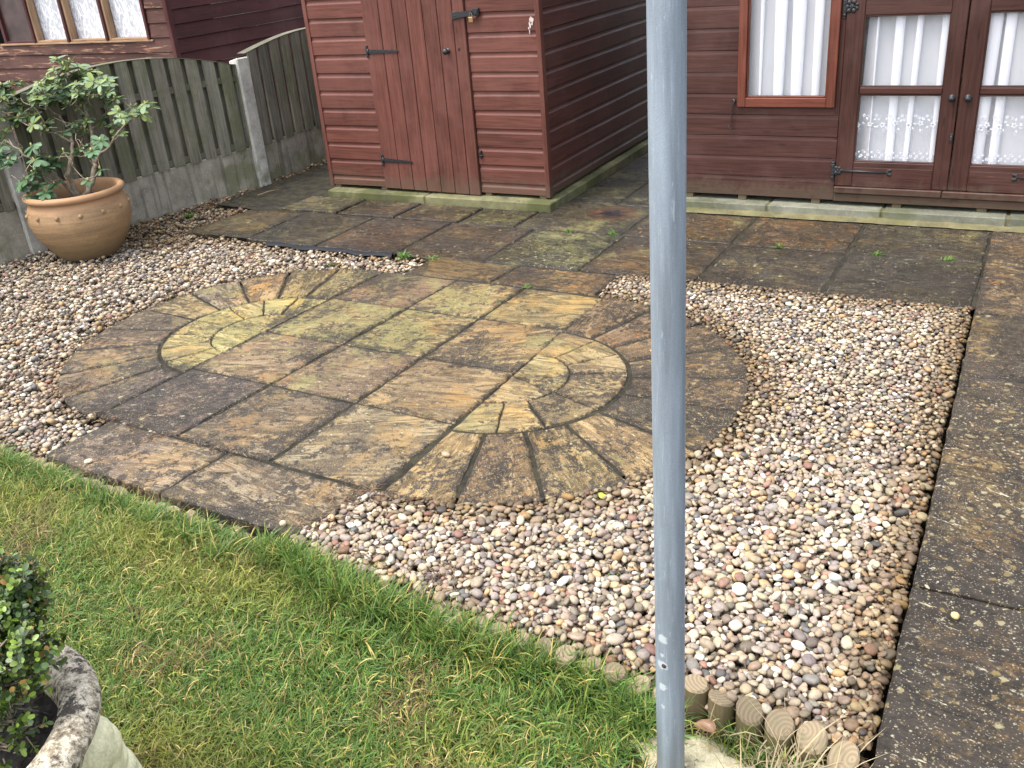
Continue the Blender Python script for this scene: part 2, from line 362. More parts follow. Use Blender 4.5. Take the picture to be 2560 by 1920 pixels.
def m_pot():
    t=NT('terracotta'); p=t.pos(); n=t.noise(t.mapv(p,(2,2,22)),1.6,6,.65,.4); m=t.noise(p,9,6,.6); f=t.noise(p,140,3)
    b=t.mix(t.rng(n,.35,.65),(.33,.205,.105),(.215,.140,.075)); b=t.mix(t.rng(m,.52,.72,0,.6),b,(.36,.255,.12)); b=t.mix(1,b,t.gray(f,.85,1.15),'MULTIPLY')
    z=t.sep(p)[2]; zz=t.math('ADD',z,t.math('MULTIPLY',m,.10)); b=t.mix(t.rng(zz,.10,.26,.55,0),b,(.135,.10,.05)); b=t.mix(t.rng(zz,.35,.385,0,.7),b,(.36,.205,.110))
    return t.done(b,.72,t.bump(n,.25,.004),0,.3)
M_pot=m_pot()
def m_galv():
    t=NT('galvanised_steel'); p=t.pos(); v=t.noise(t.mapv(p,(40,40,3)),1.2,5,.6); s=t.noise(t.mapv(p,(90,90,14)),1.4,4,.7); g=t.noise(p,500,2)
    b=t.mix(1,(.225,.262,.300),t.gray(v,.72,1.22),'MULTIPLY'); b=t.mix(t.rng(t.noise(t.mapv(p,(300,300,9)),1.0,3,.6),.60,.68,0,.35),b,(.42,.47,.53)); b=t.mix(t.rng(s,.60,.72,0,.5),b,(.5,.56,.62))
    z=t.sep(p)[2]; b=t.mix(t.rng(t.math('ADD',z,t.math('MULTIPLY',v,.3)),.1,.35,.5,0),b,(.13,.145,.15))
    b=t.mix(1,b,t.gray(g,.9,1.1),'MULTIPLY')
    for zz,r in ((.340,.016),(.300,.006),(.274,.017),(.218,.014),(.165,.006)):
        d=t.n.new('ShaderNodeVectorMath'); d.operation='DISTANCE'; t.lk(p,d.inputs[0]); d.inputs[1].default_value=(-.4935+.0,1.357,zz)
        dd=t.math('ADD',d.outputs['Value'],t.math('MULTIPLY',t.math('SUBTRACT',t.noise(p,120,4,.7),.5),.02)); b=t.mix(t.rng(dd,r*.45,r*.8,.75,0),b,(.55,.6,.62))
    return t.done(b,.5,t.bump(g,.05,.001),.25,.45)
M_galv=m_galv()
def m_endgrain():
    t=NT('log_end_grain'); v=t.attr('tc'); w=t.n.new('ShaderNodeTexWave'); w.wave_type='RINGS'; w.rings_direction='Z'; w.inputs['Scale'].default_value=34; w.inputs['Distortion'].default_value=2.5; w.inputs['Detail'].default_value=2
    t.lk(v,w.inputs['Vector']); n=t.noise(v,30,5)
    b=t.mix(w.outputs['Fac'],(.20,.16,.105),(.265,.215,.15)); b=t.mix(1,b,t.attr('col','Color'),'MULTIPLY'); b=t.mix(t.rng(n,.5,.7,0,.6),b,(.14,.13,.07))
    return t.done(b,.85,t.bump(w.outputs['Fac'],.3,.003),0,.2)
M_end=m_endgrain()
def m_glass():
    t=NT('window_glass'); t.n.remove(t.b); tr=t.n.new('ShaderNodeBsdfTransparent'); gl=t.n.new('ShaderNodeBsdfGlossy'); gl.inputs['Roughness'].default_value=.04
    df=t.n.new('ShaderNodeBsdfDiffuse'); df.inputs[0].default_value=(.5,.55,.62,1)
    fr=t.n.new('ShaderNodeFresnel'); gg=t.n.new('ShaderNodeNewGeometry'); t.lk(t.rng(gg.outputs['Backfacing'],0,1,1.4,1/1.4,False),fr.inputs[0]); mx=t.n.new('ShaderNodeMixShader'); t.lk(fr.outputs[0],mx.inputs[0])
    m0=t.n.new('ShaderNodeMixShader'); n=t.noise(t.pos(),3,4); t.lk(t.rng(n,.3,.8,.0,.05),m0.inputs[0]); t.lk(tr.outputs[0],m0.inputs[1]); t.lk(df.outputs[0],m0.inputs[2])
    t.lk(m0.outputs[0],mx.inputs[1]); t.lk(gl.outputs[0],mx.inputs[2]); t.lk(mx.outputs[0],t.out.inputs[0]); return t.m
M_glass=m_glass()
def m_net(name,alpha,lace=False):
    t=NT(name); t.n.remove(t.b); tr=t.n.new('ShaderNodeBsdfTransparent'); df=t.n.new('ShaderNodeBsdfDiffuse'); df.inputs[0].default_value=(.93,.94,.98,1); tl=t.n.new('ShaderNodeBsdfTranslucent'); tl.inputs[0].default_value=(.85,.87,.95,1)
    m1=t.n.new('ShaderNodeMixShader'); m1.inputs[0].default_value=.12; t.lk(df.outputs[0],m1.inputs[1]); t.lk(tl.outputs[0],m1.inputs[2])
    m2=t.n.new('ShaderNodeMixShader'); f=alpha
    if lace:
        v=t.attr('tc'); q=t.noise(t.mapv(v,(1,.55,1)),16,2,.5,1.2); q=t.math('ABSOLUTE',t.math('SUBTRACT',q,.5)); f=t.rng(q,.03,.06,alpha+.08,alpha-.30)
    t.val(m2.inputs[0],f); t.lk(tr.outputs[0],m2.inputs[1]); t.lk(m1.outputs[0],m2.inputs[2]); t.lk(m2.outputs[0],t.out.inputs[0]); return t.m
M_net=m_net('sheer_net_curtain',.56); M_lace=m_net('lace_curtain',.90,True)

# ------------------------------------------------------------------ geometry facts of the paving
def lX(k,Y): return {0:-3.088+(Y-2.165)*.0805,1:-2.640+(Y-2.075)*.083,2:-2.178+(Y-2.058)*.042,3:-1.712+(Y-2.019)*.027}[k]
ROWS=[3.86,3.44,2.98,2.520,2.038]
CL=(-3.022,2.985); CRc=(-1.690,2.945)
def R_left(th):   # outline radius of the left half
    s=abs(math.sin(th-math.radians(-4.6))); return .838+.065*s*s
R_right=.918
def in_circle(x,y,m=0.0):
    dx,dy=x-CRc[0],y-CRc[1]
    if dx>=-.05 and math.hypot(dx,dy)<R_right+m: return True
    dx,dy=x-CL[0],y-CL[1]
    if x<=lX(0,y)+.02 and math.hypot(dx,dy)<R_left(math.atan2(dy,dx))+m: return True
    return lX(0,y)-.01<=x<=lX(3,y)+.01 and 2.045+(-1.71-x)*.045-m<y<3.87+m
def edgeY(x):   # the line of log edging between lawn and gravel
    xs=[-6,-3.24,-2.54,-1.8,-1.24,-.76,-.31,-.17,.3]; ys=[1.98,1.785,1.725,1.69,1.625,1.605,1.572,1.548,1.50]
    return float(np.interp(x,xs,ys))
def inpoly(x,y,P):
    c=False;n=len(P);j=n-1
    for i in range(n):
        if (P[i][1]>y)!=(P[j][1]>y) and x<(P[j][0]-P[i][0])*(y-P[i][1])/(P[j][1]-P[i][1])+P[i][0]: c=not c
        j=i
    return c
def fenceX(y): return -5.50+(y-3.55)*.1925 if y<5.42 else -5.14-(y-5.42)*.025

# ------------------------------------------------------------------ ground
def sheet(name,pts,z,mat,kind='structure',nx=1):
    mb=MB(); mb.add([(x,y,z) for x,y in pts],[tuple(range(len(pts)))]); o=build(name,mb,mat); tag(o,kind=kind); return o
sheet('ground',[(-40,-30),(40,-30),(40,45),(-40,45)],-.16,M_earth)
# --- stone paving: each slab a bevelled, uneven polygon
ATT=[]   # wetness per vertex goes in a separate attribute
class Pav(MB):
    def __init__(s): super().__init__(); s.W=[]; s.D=[]
    def slab(s,poly,colr,par=(0,0,0),wet=0.0,z=0.0,th=.05,ang=None,edge=.004,jag=.0017,grain=None):
        # poly counter-clockwise (x,y)
        P=[Vector((p[0],p[1],0)) for p in poly]
        A=sum(P[i].x*P[(i+1)%len(P)].y-P[(i+1)%len(P)].x*P[i].y for i in range(len(P)))
        if A<0: P=P[::-1]
        Q=[]
        for i,p in enumerate(P):
            q=P[(i+1)%len(P)]; L=(q-p).length; n=max(1,int(L/.035))
            for k in range(n):
                r=p.lerp(q,k/n); 
                if n>1 and k: r=r+Vector((random.gauss(0,jag),random.gauss(0,jag),0))
                Q.append(r)
        c=sum(Q,Vector())/len(Q); n=len(Q)
        tx,ty=random.gauss(0,.0025),random.gauss(0,.0025)
        def zz(p): return z+(p.x-c.x)*tx*2+(p.y-c.y)*ty*2
        rings=[(1.0,-th),(0,-.007),(edge,-.0025),(edge*2.6,0.0)]
        V=[];nr=[]
        def inset(d):
            out=[]
            for i in range(n):
                a,b,e=Q[i-1],Q[i],Q[(i+1)%n]; t=(e-a).normalized(); nn=Vector((-t.y,t.x,0)); out.append(b+nn*d+(c-b)*0.0)
            return out
        L=[(Q,-th),(Q,-.008+0),(inset(edge),-.002),(inset(edge*2.6),0.0)]
        for ring,dz in L:
            for p in ring:
                jz=random.gauss(0,.0012) if -.01<dz<-.001 else 0
                V.append((p.x,p.y,zz(p)+dz+jz))
        for p in [q.lerp(c,.20) for q in Q]: V.append((p.x,p.y,zz(p)))
        F=[]
        for r in range(4):
            for i in range(n):
                j=(i+1)%n; F.append((r*n+i,r*n+j,(r+1)*n+j,(r+1)*n+i))
        V.append((c.x,c.y,zz(c))); e=len(V)-1
        for i in range(n): F.append((4*n+i,4*n+(i+1)%n,e))
        s.D+=[1.0]*(4*n)+[.0]*(n+1)
        a=grain if grain is not None else random.gauss(0,.25); off=(random.random()*40,random.random()*40,random.random()*40)
        ca,sa=math.cos(a),math.sin(a)
        tc=[(v[0]*ca+v[1]*sa+off[0],-v[0]*sa+v[1]*ca+off[1],v[2]+off[2]) for v in V]
        k=random.uniform(.80,1.0); colr=tuple(x*k*random.uniform(.96,1.04) for x in colr)
        if wet>.5: colr=tuple(x*.56 for x in colr); par=(par[0],par[1]+.35,par[2])
        s.add(V,F,tc,0,colr,par); s.W+=[wet]*len(V)
    def finish(s,name):
        o=build(name,s,M_slab); tag(o,kind='structure')
        a=o.data.attributes.new('wet','FLOAT','POINT'); a.data.foreach_set('value',s.W)
        a=o.data.attributes.new('dirt','FLOAT','POINT'); a.data.foreach_set('value',s.D); return o

OC=(.185,.138,.068); OR=(.180,.125,.066); BR=(.145,.100,.056); PU=(.150,.112,.068); TN=(.190,.152,.092)
pc=Pav(); g=.006
names={}
for r in range(4):
    for k in range(3):
        x0a,x1a=lX(k,ROWS[r])+g*(1.3 if k else 1),lX(k+1,ROWS[r])-g; x0b,x1b=lX(k,ROWS[r+1])+g,lX(k+1,ROWS[r+1])-g
        def yy(row,x): return ROWS[row]+(-1.70-x)*(.02 if row<3 else .040)-(.0 if row else .02)*(x+1.7>-.1)
        colr={(0,0):BR,(0,1):OC,(0,2):OC,(1,0):OC,(1,1):OC,(1,2):OC,(2,0):PU,(2,1):PU,(2,2):OR,(3,0):(.10,.078,.058),(3,1):PU,(3,2):TN}[(r,k)]
        par={(0,0):(1.0,.35,.3),(0,1):(.85,.2,.3),(0,2):(.35,.15,.2),(1,0):(1.25,.25,.4),(1,1):(1.0,.1,.4),(1,2):(.45,.2,.2),(2,0):(.55,.35,.7),(2,1):(.45,.15,.9),(2,2):(.15,.15,.25),(3,0):(0,.7,1.0),(3,1):(0,.6,.4),(3,2):(0,.25,.35)}[(r,k)]
        pc.slab([(x0b,yy(r+1,x0b)+g),(x1b,yy(r+1,x1b)+g),(x1a,yy(r,x1a)-g),(x0a,yy(r,x0a)-g)],colr,par,.1,random.uniform(-.001,.002),grain=random.uniform(.1,.5))
def wedge(c,r0,r1,a0,a1,colr,par,gap=.006,z=0,grain=None,Rf=None,edge=.004):
    n=max(3,int(abs(a1-a0)/4)); pts=[]
    for k in range(n+1):
        th=math.radians(a0+(a1-a0)*k/n); R1=(Rf(th) if Rf else r1)
        s=gap/R1*(1 if k==0 else (-1 if k==n else 0)); pts.append((c[0]+R1*math.cos(th+s),c[1]+R1*math.sin(th+s)))
    if r0>.02:
        for k in range(n,-1,-1):
            th=math.radians(a0+(a1-a0)*k/n); rr=r0+gap; s=gap/rr*(1 if k==0 else (-1 if k==n else 0)); pts.append((c[0]+rr*math.cos(th+s),c[1]+rr*math.sin(th+s)))
    else: pts.append((c[0]+gap*math.cos(math.radians((a0+a1)/2)),c[1]+gap*math.sin(math.radians((a0+a1)/2))))
    pc.slab(pts,colr,par,.1,z+random.uniform(-.001,.0015),grain=grain,edge=edge)
# right half
ang=[90,71,54,36,17.5,0,-20,-38,-56,-73.6,-90]
pars=[(.1,.55,.1),(0,.55,.1),(0,.6,.1),(0,.62,.15),(0,.7,.2),(0,.85,.2),(.1,.5,.3),(0,.55,.3),(0,.5,.3),(0,.3,.3)]
cols=[BR,BR,(.16,.108,.056),(.16,.108,.055),(.165,.115,.056),(.16,.118,.056),(.20,.148,.070),(.185,.138,.070),OR,(.20,.148,.075)]
for i in range(10):
    wedge(CRc,.468,R_right,ang[i+1],ang[i],cols[i],pars[i],gap=.0065,grain=math.radians(ang[i]-9)+random.gauss(0,.15))
ai=[90,67,45,22.5,-19,-47,-69,-90]
for i in range(7): wedge(CRc,.232,.458,ai[i+1],ai[i],(.225,.175,.085),(.25,.12,.25),gap=.0028,edge=.002)
wedge(CRc,0,.230,-19,90,(.225,.175,.085),(.3,.05,.2),gap=.0028,edge=.002); wedge(CRc,0,.230,-90,-19,(.225,.178,.088),(.3,.05,.2),gap=.0028,edge=.002)
# left half
al=[85.4+18*k for k in range(11)]
cl=[OC,OC,(.2,.14,.07),TN,(.19,.135,.07),PU,PU,PU,PU,(.11,.085,.062)]
pl=[(.9,.2,.2),(.5,.35,.2),(.5,.3,.2),(.8,.2,.2),(.25,.3,.2),(.15,.45,.4),(.1,.5,.4),(.1,.5,.4),(.2,.55,.4),(0,.65,.5)]
for i in range(10): wedge(CL,.462,.88,al[i],al[i+1],cl[i],pl[i],gap=.0055,Rf=R_left,grain=math.radians(al[i]+9)+random.gauss(0,.15))
bl=[85.4,108,130,152,176,200,222,244,265.4]
for i in range(8): wedge(CL,.232,.452,bl[i],bl[i+1],(.235,.195,.085),(.8 if i<6 else .5,.2,.3),gap=.0028,edge=.002)
wedge(CL,0,.230,85.4,175,(.24,.2,.09),(.95,.1,.3),gap=.0028,edge=.002); wedge(CL,0,.230,175,265.4,(.24,.2,.09),(.9,0,.2),gap=.0028,edge=.002)
pc.finish('paving_circle')
# two square slabs by the lawn
p2=Pav()
p2.slab([(-3.02,1.80),(-2.405,1.762),(-2.372,2.058),(-3.0,2.086)],(.165,.135,.085),(.1,.3,.6),0,.0,grain=.1)
p2.slab([(-2.392,1.76),(-1.805,1.735),(-1.722,2.028),(-2.36,2.056)],(.170,.135,.08),(.15,.4,.5),0,.001,grain=-.2)
p2.finish('garden_path')
# patio
pt=Pav(); cx=[-4.195,-3.648,-3.075,-2.508,-1.945,-1.333,-.740,-.118]
WB=(.105,.075,.040); WB2=(.085,.062,.036); GY=(.12,.11,.065)
pt.slab([(-4.73,4.19),(-4.20,4.215),(-4.205,4.735),(-4.66,4.745)],(.150,.108,.048),(.2,.1,.1),.7,0,grain=.1)
rowc=[(.095,.075,.045),(.11,.072,.042),(.12,.078,.042),(.13,.125,.07),(.15,.10,.048),(.095,.07,.042),(.098,.078,.048)]
rowp=[(.2,.35,.1),(.2,.35,.15),(.25,.3,.2),(.75,.35,1.0),(.3,.5,.4),(.2,.6,.35),(.3,.62,.6)]
for i in range(7):
    x0,x1=cx[i]+.008,cx[i+1]-.008
    y0=4.175-(.03 if 0<i<3 else 0)
    if i<3: y0=4.165
    pt.slab([(x0-.0,y0),(x1,y0),(x1+.012,4.765),(x0+.012,4.768)],rowc[i],rowp[i],.6,random.uniform(-.002,.002),grain=random.gauss(0,.12))
# second row, raised a little left of the shed corner
for (x0,x1,y1,c_,p_,z) in [(-4.425,-3.965,5.108,(.19,.165,.085),(.55,.15,.4),.012),(-3.95,-3.515,5.108,WB,(.5,.25,.2),.008),(-3.50,-3.04,5.108,WB,(.55,.3,.3),.006),(-3.027,-2.645,5.108,(.10,.085,.045),(.65,.3,.5),.002),
    (-2.63,-1.96,5.36,(.10,.08,.045),(.45,.35,.35),0),(-1.945,-1.335,5.285,(.165,.10,.045),(.35,.35,.3),0),(-1.32,-.745,5.285,(.165,.10,.048),(.3,.35,.3),0),(-.73,-.122,5.285,(.12,.088,.045),(.3,.45,.6),0)]:
    pt.slab([(x0,4.785),(x1,4.785),(x1+.008,y1),(x0+.008,y1)],c_,p_,.65,z,grain=random.gauss(0,.12))
# slabs beside the shed, down the passage and along the fence
for j in range(3):
    y0=4.79+.6*j
    pt.slab([(-5.06+.03*j,y0+.01),(-4.44,y0),(-4.44,y0+.585),(-5.04+.03*j,y0+.585)],(.075,.062,.034),(.45,.45,.1),.8,-.008)
for j in range(4):
    y0=5.375+.6*j
    pt.slab([(-2.54,y0),(-2.225,y0),(-2.225,y0+.585),(-2.54,y0+.585)],(.060,.055,.028),(.8,.5,.1),.6,0)
    pt.slab([(-2.21,y0),(-1.86,y0),(-1.86,y0+.585),(-2.21,y0+.585)],(.060,.055,.028),(.8,.5,.1),.6,0)
# half slabs that join patio and circle
pt.slab([(-2.83,3.895),(-2.315,3.89),(-2.285,4.155),(-2.80,4.15)],(.135,.095,.040),(.2,.35,.2),.4,.002,grain=0)
pt.slab([(-2.30,3.888),(-1.725,3.87),(-1.715,4.155),(-2.272,4.155)],(.15,.10,.042),(.2,.35,.2),.4,.002,grain=0)
pt.finish('patio')
# stone path on the right, darker and more lichened
pp=Pav(); py=[.2,.85,1.50,2.148,2.81,3.455,4.105,4.745,5.28]
for i in range(8):
    for (x0,x1) in ((-.106,.50),(.512,1.10)):
        d=1.05 if i<5 else (.85 if i<6 else .6)
        pp.slab([(x0,py[i]+.006),(x1,py[i]+.006),(x1,py[i+1]-.006),(x0,py[i+1]-.006)],(.150,.105,.052) if i>3 else (.100,.072,.038),(.05,d,1.5 if i<5 else .5),.35,.014 if i<6 else .006,th=.07,edge=.006,grain=random.gauss(-.25,.1))
pp.finish('stone_path')
sheet('mortar_bed',[(-3.0,2.09),(-3.0,1.80),(-1.79,1.74),(-1.71,1.99),(-1.70,2.03),(-1.2,2.17),(-.80,2.65),(-.79,3.2),(-1.25,3.72),(-1.70,3.83),(-1.70,3.87),(-1.71,4.17),(-.101,4.18),(-.101,5.34),(-1.86,5.36),(-1.86,7.8),(-2.56,7.8),(-2.56,5.12),(-4.28,5.12),(-4.40,6.6),(-5.02,6.6),(-5.05,4.8),(-4.66,4.76),(-4.72,4.20),(-2.82,4.17),(-2.80,3.86),(-2.95,3.86),(-3.45,3.70),(-3.78,3.28),(-3.84,2.98),(-3.78,2.6),(-3.5,2.25),(-3.25,2.10)],-.0065,M_mortar)
sheet('path_mortar',[(-.100,.2),(1.1,.2),(1.1,5.3),(-.100,5.3)],-.004,M_mortar)
sheet('gravel_bed_soil',[(-6.4,1.95),(-3.24,1.80),(-.13,1.57),(-.13,5.3),(-2.0,5.3),(-5.02,7.5),(-6.4,7.5)],-.055,M_earth)

# ------------------------------------------------------------------ pebbles (stuff)
def ico(sub):
    import bmesh
    bm=bmesh.new(); bmesh.ops.create_icosphere(bm,subdivisions=sub,radius=1.0)
    bm.verts.ensure_lookup_table(); V=np.array([v.co[:] for v in bm.verts]); F=np.array([[v.index for v in f.verts] for f in bm.faces]); bm.free(); return V,F
PALP=[((.40,.325,.225),22),((.33,.25,.165),16),((.25,.195,.14),12),((.28,.225,.18),10),((.22,.19,.165),9),((.52,.46,.36),12),((.62,.58,.50),4),((.40,.27,.14),6),((.25,.14,.10),3),((.11,.105,.10),3),((.15,.12,.09),6),((.36,.29,.23),4)]
def pebble_field(name, inside, bounds, n, hires, z0=-.05, smin=.0055,smax=.0165, edge_fn=None, psz=.0112):
    x0,x1,y0,y1=bounds; cell=.004; nx=int((x1-x0)/cell)+12; ny=int((y1-y0)/cell)+12
    H=np.full((nx,ny),z0,np.float32)
    P=[];tries=0
    r=np.random.default_rng(11)
    pc_=np.array([c for c,w in PALP]); pw=np.array([w for c,w in PALP],float); pw/=pw.sum()
    cand=r.uniform((x0,y0),(x1,y1),(n*9,2)); cand=[c for c in cand if inside(c[0],c[1])]
    ncand=len(cand); ci=0
    while len(P)<n and ci+5<ncand:
        a=r.lognormal(math.log(psz),.30); a=min(max(a,smin),smax*1.25); b=a*r.uniform(.62,.92); c=a*r.uniform(.38,.62)
        yaw=r.uniform(0,math.pi); R=int(a/cell)+1
        best=None
        for q in range(4):
            px,py_=cand[ci]; ci+=1
            i,j=int((px-x0)/cell)+5,int((py_-y0)/cell)+5
            h=H[i,j]
            if best is None or h<best[0]: best=(h,px,py_,i,j)
        h,px,py_,i,j=best
        ii,jj=np.mgrid[-R:R+1,-R:R+1]; X=ii*cell;Y=jj*cell; ca,sa=math.cos(yaw),math.sin(yaw)
        u=(X*ca+Y*sa)/a; v=(-X*sa+Y*ca)/b; s2=1-u*u-v*v; m=s2>0.02
        i0,j0=max(i-R,0),max(j-R,0); sub=H[i-R:i+R+1,j-R:j+R+1]
        if sub.shape!=m.shape: continue
        s=np.sqrt(np.clip(s2,0,1))*c
        zc=float(np.max(np.where(m,sub+s*.55,-9)))
        if zc>z0+.055: continue
        sub[m]=np.maximum(sub[m],(zc+s)[m])
        # lean with the local slope
        gx=float(sub[-1,R]-sub[0,R])*.35/(2*R*cell); gy=float(sub[R,-1]-sub[R,0])*.35/(2*R*cell)
        P.append((px,py_,zc,a,b,c,yaw,gx+r.normal(0,.13),gy+r.normal(0,.13)))
    P=np.array(P); N=len(P)
    ci_=r.choice(len(PALP),N,p=pw); C=pc_[ci_]*.87*r.uniform(.72,1.24,(N,1))*r.uniform(.95,1.05,(N,3))
    if edge_fn is not None:
        e=np.array([edge_fn(p[0],p[1]) for p in P]); k=np.clip(e/.15,0,1)[:,None]**.8; C=C*(.45+.55*k)*np.where(k<1,np.array([1.05,.9,.66])*(1-k)+k,1)
    V0,F0=ico(2); V1,F1=ico(1)
    hi=hires(P); Vs=[];Fs=[];Cs=[];Ts=[];base=0
    for flag,(B,F) in ((True,(V0,F0)),(False,(V1,F1))):
        idx=np.where(hi==flag)[0]
        if len(idx)==0: continue
        nv=len(B); shapes=[]
        for k in range(14):
            d=np.ones(nv)
            for q in range(5):
                w=r.normal(0,1.5,3); d+=.075*np.sin(B@w+r.uniform(0,6))
            pw_=r.uniform(.58,1.08); S=np.sign(B)*np.abs(B)**pw_; S/=np.maximum(np.linalg.norm(S,axis=1,keepdims=True),1e-6)**.55
            shapes.append(S*d[:,None])
        shapes=np.array(shapes)
        L=shapes[r.integers(0,14,len(idx))]*P[idx,3:6][:,None,:]
        ax,ay=P[idx,8],P[idx,7]; yaw=P[idx,6]
        cy,sy=np.cos(yaw)[:,None],np.sin(yaw)[:,None]
        X=L[:,:,0]*cy-L[:,:,1]*sy; Y=L[:,:,0]*sy+L[:,:,1]*cy; Z=L[:,:,2]
        a_=np.clip(np.arctan(ay),-.7,.7)[:,None]; X,Z=X*np.cos(a_)-Z*np.sin(a_),X*np.sin(a_)+Z*np.cos(a_)
        a_=np.clip(np.arctan(ax),-.7,.7)[:,None]; Y,Z=Y*np.cos(a_)-Z*np.sin(a_),Y*np.sin(a_)+Z*np.cos(a_)
        V=np.stack([X+P[idx,0][:,None],Y+P[idx,1][:,None],Z+P[idx,2][:,None]],-1)
        Ts.append((L+r.uniform(0,30,(len(idx),1,3))).reshape(-1,3)); Vs.append(V.reshape(-1,3)); Cs.append(np.repeat(C[idx],nv,0))
        Fs.append((F[None]+ (np.arange(len(idx))*nv)[:,None,None]).reshape(-1,3)+base); base+=nv*len(idx)
    return fastmesh(name,np.concatenate(Vs),np.concatenate(Fs),np.concatenate(Cs),np.concatenate(Ts),M_peb,True)
def fastmesh(name,V,F,C,T,mat,smooth=False):
    me=bpy.data.meshes.new(name); k=F.shape[1]
    me.vertices.add(len(V)); me.vertices.foreach_set('co',V.astype(np.float32).ravel())
    me.loops.add(F.size); me.loops.foreach_set('vertex_index',F.astype(np.int32).ravel())
    me.polygons.add(len(F)); me.polygons.foreach_set('loop_start',np.arange(0,F.size,k,dtype=np.int32)); me.polygons.foreach_set('loop_total',np.full(len(F),k,np.int32))
    if smooth: me.polygons.foreach_set('use_smooth',np.ones(len(F),bool))
    me.update(calc_edges=True); setattrs(me,T if T is not None else V,C,None); me.materials.append(mat)
    o=bpy.data.objects.new(name,me); col.objects.link(o); return o
def gravel_in(x,y):
    if x>-.122 or y<edgeY(x)+.02 or in_circle(x,y,-.006): return False
    if x<fenceX(max(y,3.5))+.02: return False
    if x<-6.2: return False
    if -3.025<x<-1.72 and y<2.06 and y<2.078-(x+3.0)*.035 and not (x>-1.80 and y<1.735+(x+1.805)*3.25): return False
    if -2.45<x<-1.70 and y<2.12 and y>2.0 and x<-1.73: return False
    if -2.81<x<-1.712 and 3.80<y<3.9: return False
    if x>-1.712: return y<4.172
    if y>3.885 and x>-2.81: return False
    if y<4.18: return True
    if y<4.75: return x<-4.71+(y-4.2)*.09
    return y<6.4 and x<-5.07
def edist(x,y):   # rough distance to paving or edging, for the wetter dirtier rim
    d=min(abs(-.12-x), abs(4.175-y) if y<4.19 else .3, y-edgeY(x)+.06)
    dx,dy=x-CRc[0],y-CRc[1]; 
    if dx>0: d=min(d,abs(math.hypot(dx,dy)-R_right))
    if x<-3: d=min(d,abs(math.hypot(x-CL[0],y-CL[1])-.87)+.04)
    if y>3.9 and x<-4.5: d=min(d,.05)
    return max(d-.01,0)
near=lambda P: (P[:,1]<2.75)&(P[:,0]>-2.2)
o=pebble_field('gravel',gravel_in,(-1.90,-.10,1.55,4.2),27000,near,edge_fn=edist,psz=.0106)
tag(o,'rounded cream, tan and mauve pebbles between paving circle and dark path','gravel',kind='stuff')
o=pebble_field('gravel',lambda x,y:gravel_in(x,y) and x<-1.9,(-6.3,-1.90,1.75,6.4),44000,lambda P:P[:,0]>99,edge_fn=edist,psz=.0106)
tag(o,'pale pebbles from the lawn edge round the left of the circle to the fence','gravel',kind='stuff')

# ------------------------------------------------------------------ lawn
def lawn_z(x,y): return -.014-.049*min(1,max(0,(x+2.0)/1.3))-.012*min(1,max(0,(1.3-y)/.6))
lm=MB(); nx,ny=60,40; V=[];F=[]
for i in range(nx+1):
    for j in range(ny+1):
        x=-6.4+i*(6.28/nx)*1.0; ye=edgeY(x)-.045; y=-3+(ye+3)*(j/ny)**.6
        V.append((x,y,lawn_z(x,y)-.012+.005*math.sin(x*9)+.004*math.sin(y*13+x*4)))
for i in range(nx):
    for j in range(ny): F.append((i*(ny+1)+j,(i+1)*(ny+1)+j,(i+1)*(ny+1)+j+1,i*(ny+1)+j+1))
lm.add(V,F,smooth=True); tag(build('lawn_ground',lm,M_turf),kind='structure')

def grass_field(name,pts,length,width,cols,lean,seed=3,seg=3):
    r=np.random.default_rng(seed); N=len(pts)
    yaw=r.uniform(0,2*math.pi,N); ln=lean(r,N); side=r.normal(0,.25,N)
    d=np.stack([np.cos(yaw),np.sin(yaw)],-1); pr=np.stack([-d[:,1],d[:,0]],-1)
    V=np.zeros((N,2*seg+1,3)); 
    for k in range(seg+1):
        t=k/seg; th=ln*(.35+.9*t); 
        hx=length*t*np.sin(np.clip(th,0,1.75)); hz=length*t*np.cos(np.clip(th,0,1.5))
        c=pts[:,:2]+d*hx[:,None]+pr*(side*length*t*t)[:,None]; z=pts[:,2]+hz
        w=width*(1-.15*t-.2*t*t)*.5
        if k<seg:
            V[:,2*k,:2]=c-pr*w[:,None]; V[:,2*k+1,:2]=c+pr*w[:,None]; V[:,2*k,2]=z-w*.4; V[:,2*k+1,2]=z+w*.4
        else: V[:,2*seg,:2]=c; V[:,2*seg,2]=z
    f=[]
    for k in range(seg-1): f+=[[2*k,2*k+1,2*k+3],[2*k,2*k+3,2*k+2]]
    f.append([2*seg-2,2*seg-1,2*seg]); f=np.array(f)
    F=(f[None]+(np.arange(N)*(2*seg+1))[:,None,None]).reshape(-1,3)
    C=np.repeat(cols,2*seg+1,0)
    return fastmesh(name,V.reshape(-1,3),F,C,None,M_grass)
r=np.random.default_rng(5)
def vnoise(x,y,s,seed):   # smooth value noise
    q=np.random.default_rng(seed).uniform(0,1,(64,64)); u=x*s+50;v=y*s+50
    i=np.floor(u).astype(int);j=np.floor(v).astype(int);fu=u-i;fv=v-j;fu=fu*fu*(3-2*fu);fv=fv*fv*(3-2*fv)
    a=q[i%64,j%64];b=q[(i+1)%64,j%64];c=q[i%64,(j+1)%64];d_=q[(i+1)%64,(j+1)%64]
    return (a*(1-fu)+b*fu)*(1-fv)+(c*(1-fu)+d_*fu)*fv
N=300000; x=r.uniform(-3.9,-.14,N); y=r.uniform(.35,1.85,N)
ey=np.interp(x,[-6,-3.24,-2.54,-1.8,-1.24,-.76,-.31,-.17,.3],[1.98,1.785,1.725,1.69,1.625,1.605,1.572,1.548,1.50])
k=(y<ey-.030)&(y>.55-.35*(x+1.8)*0.5)
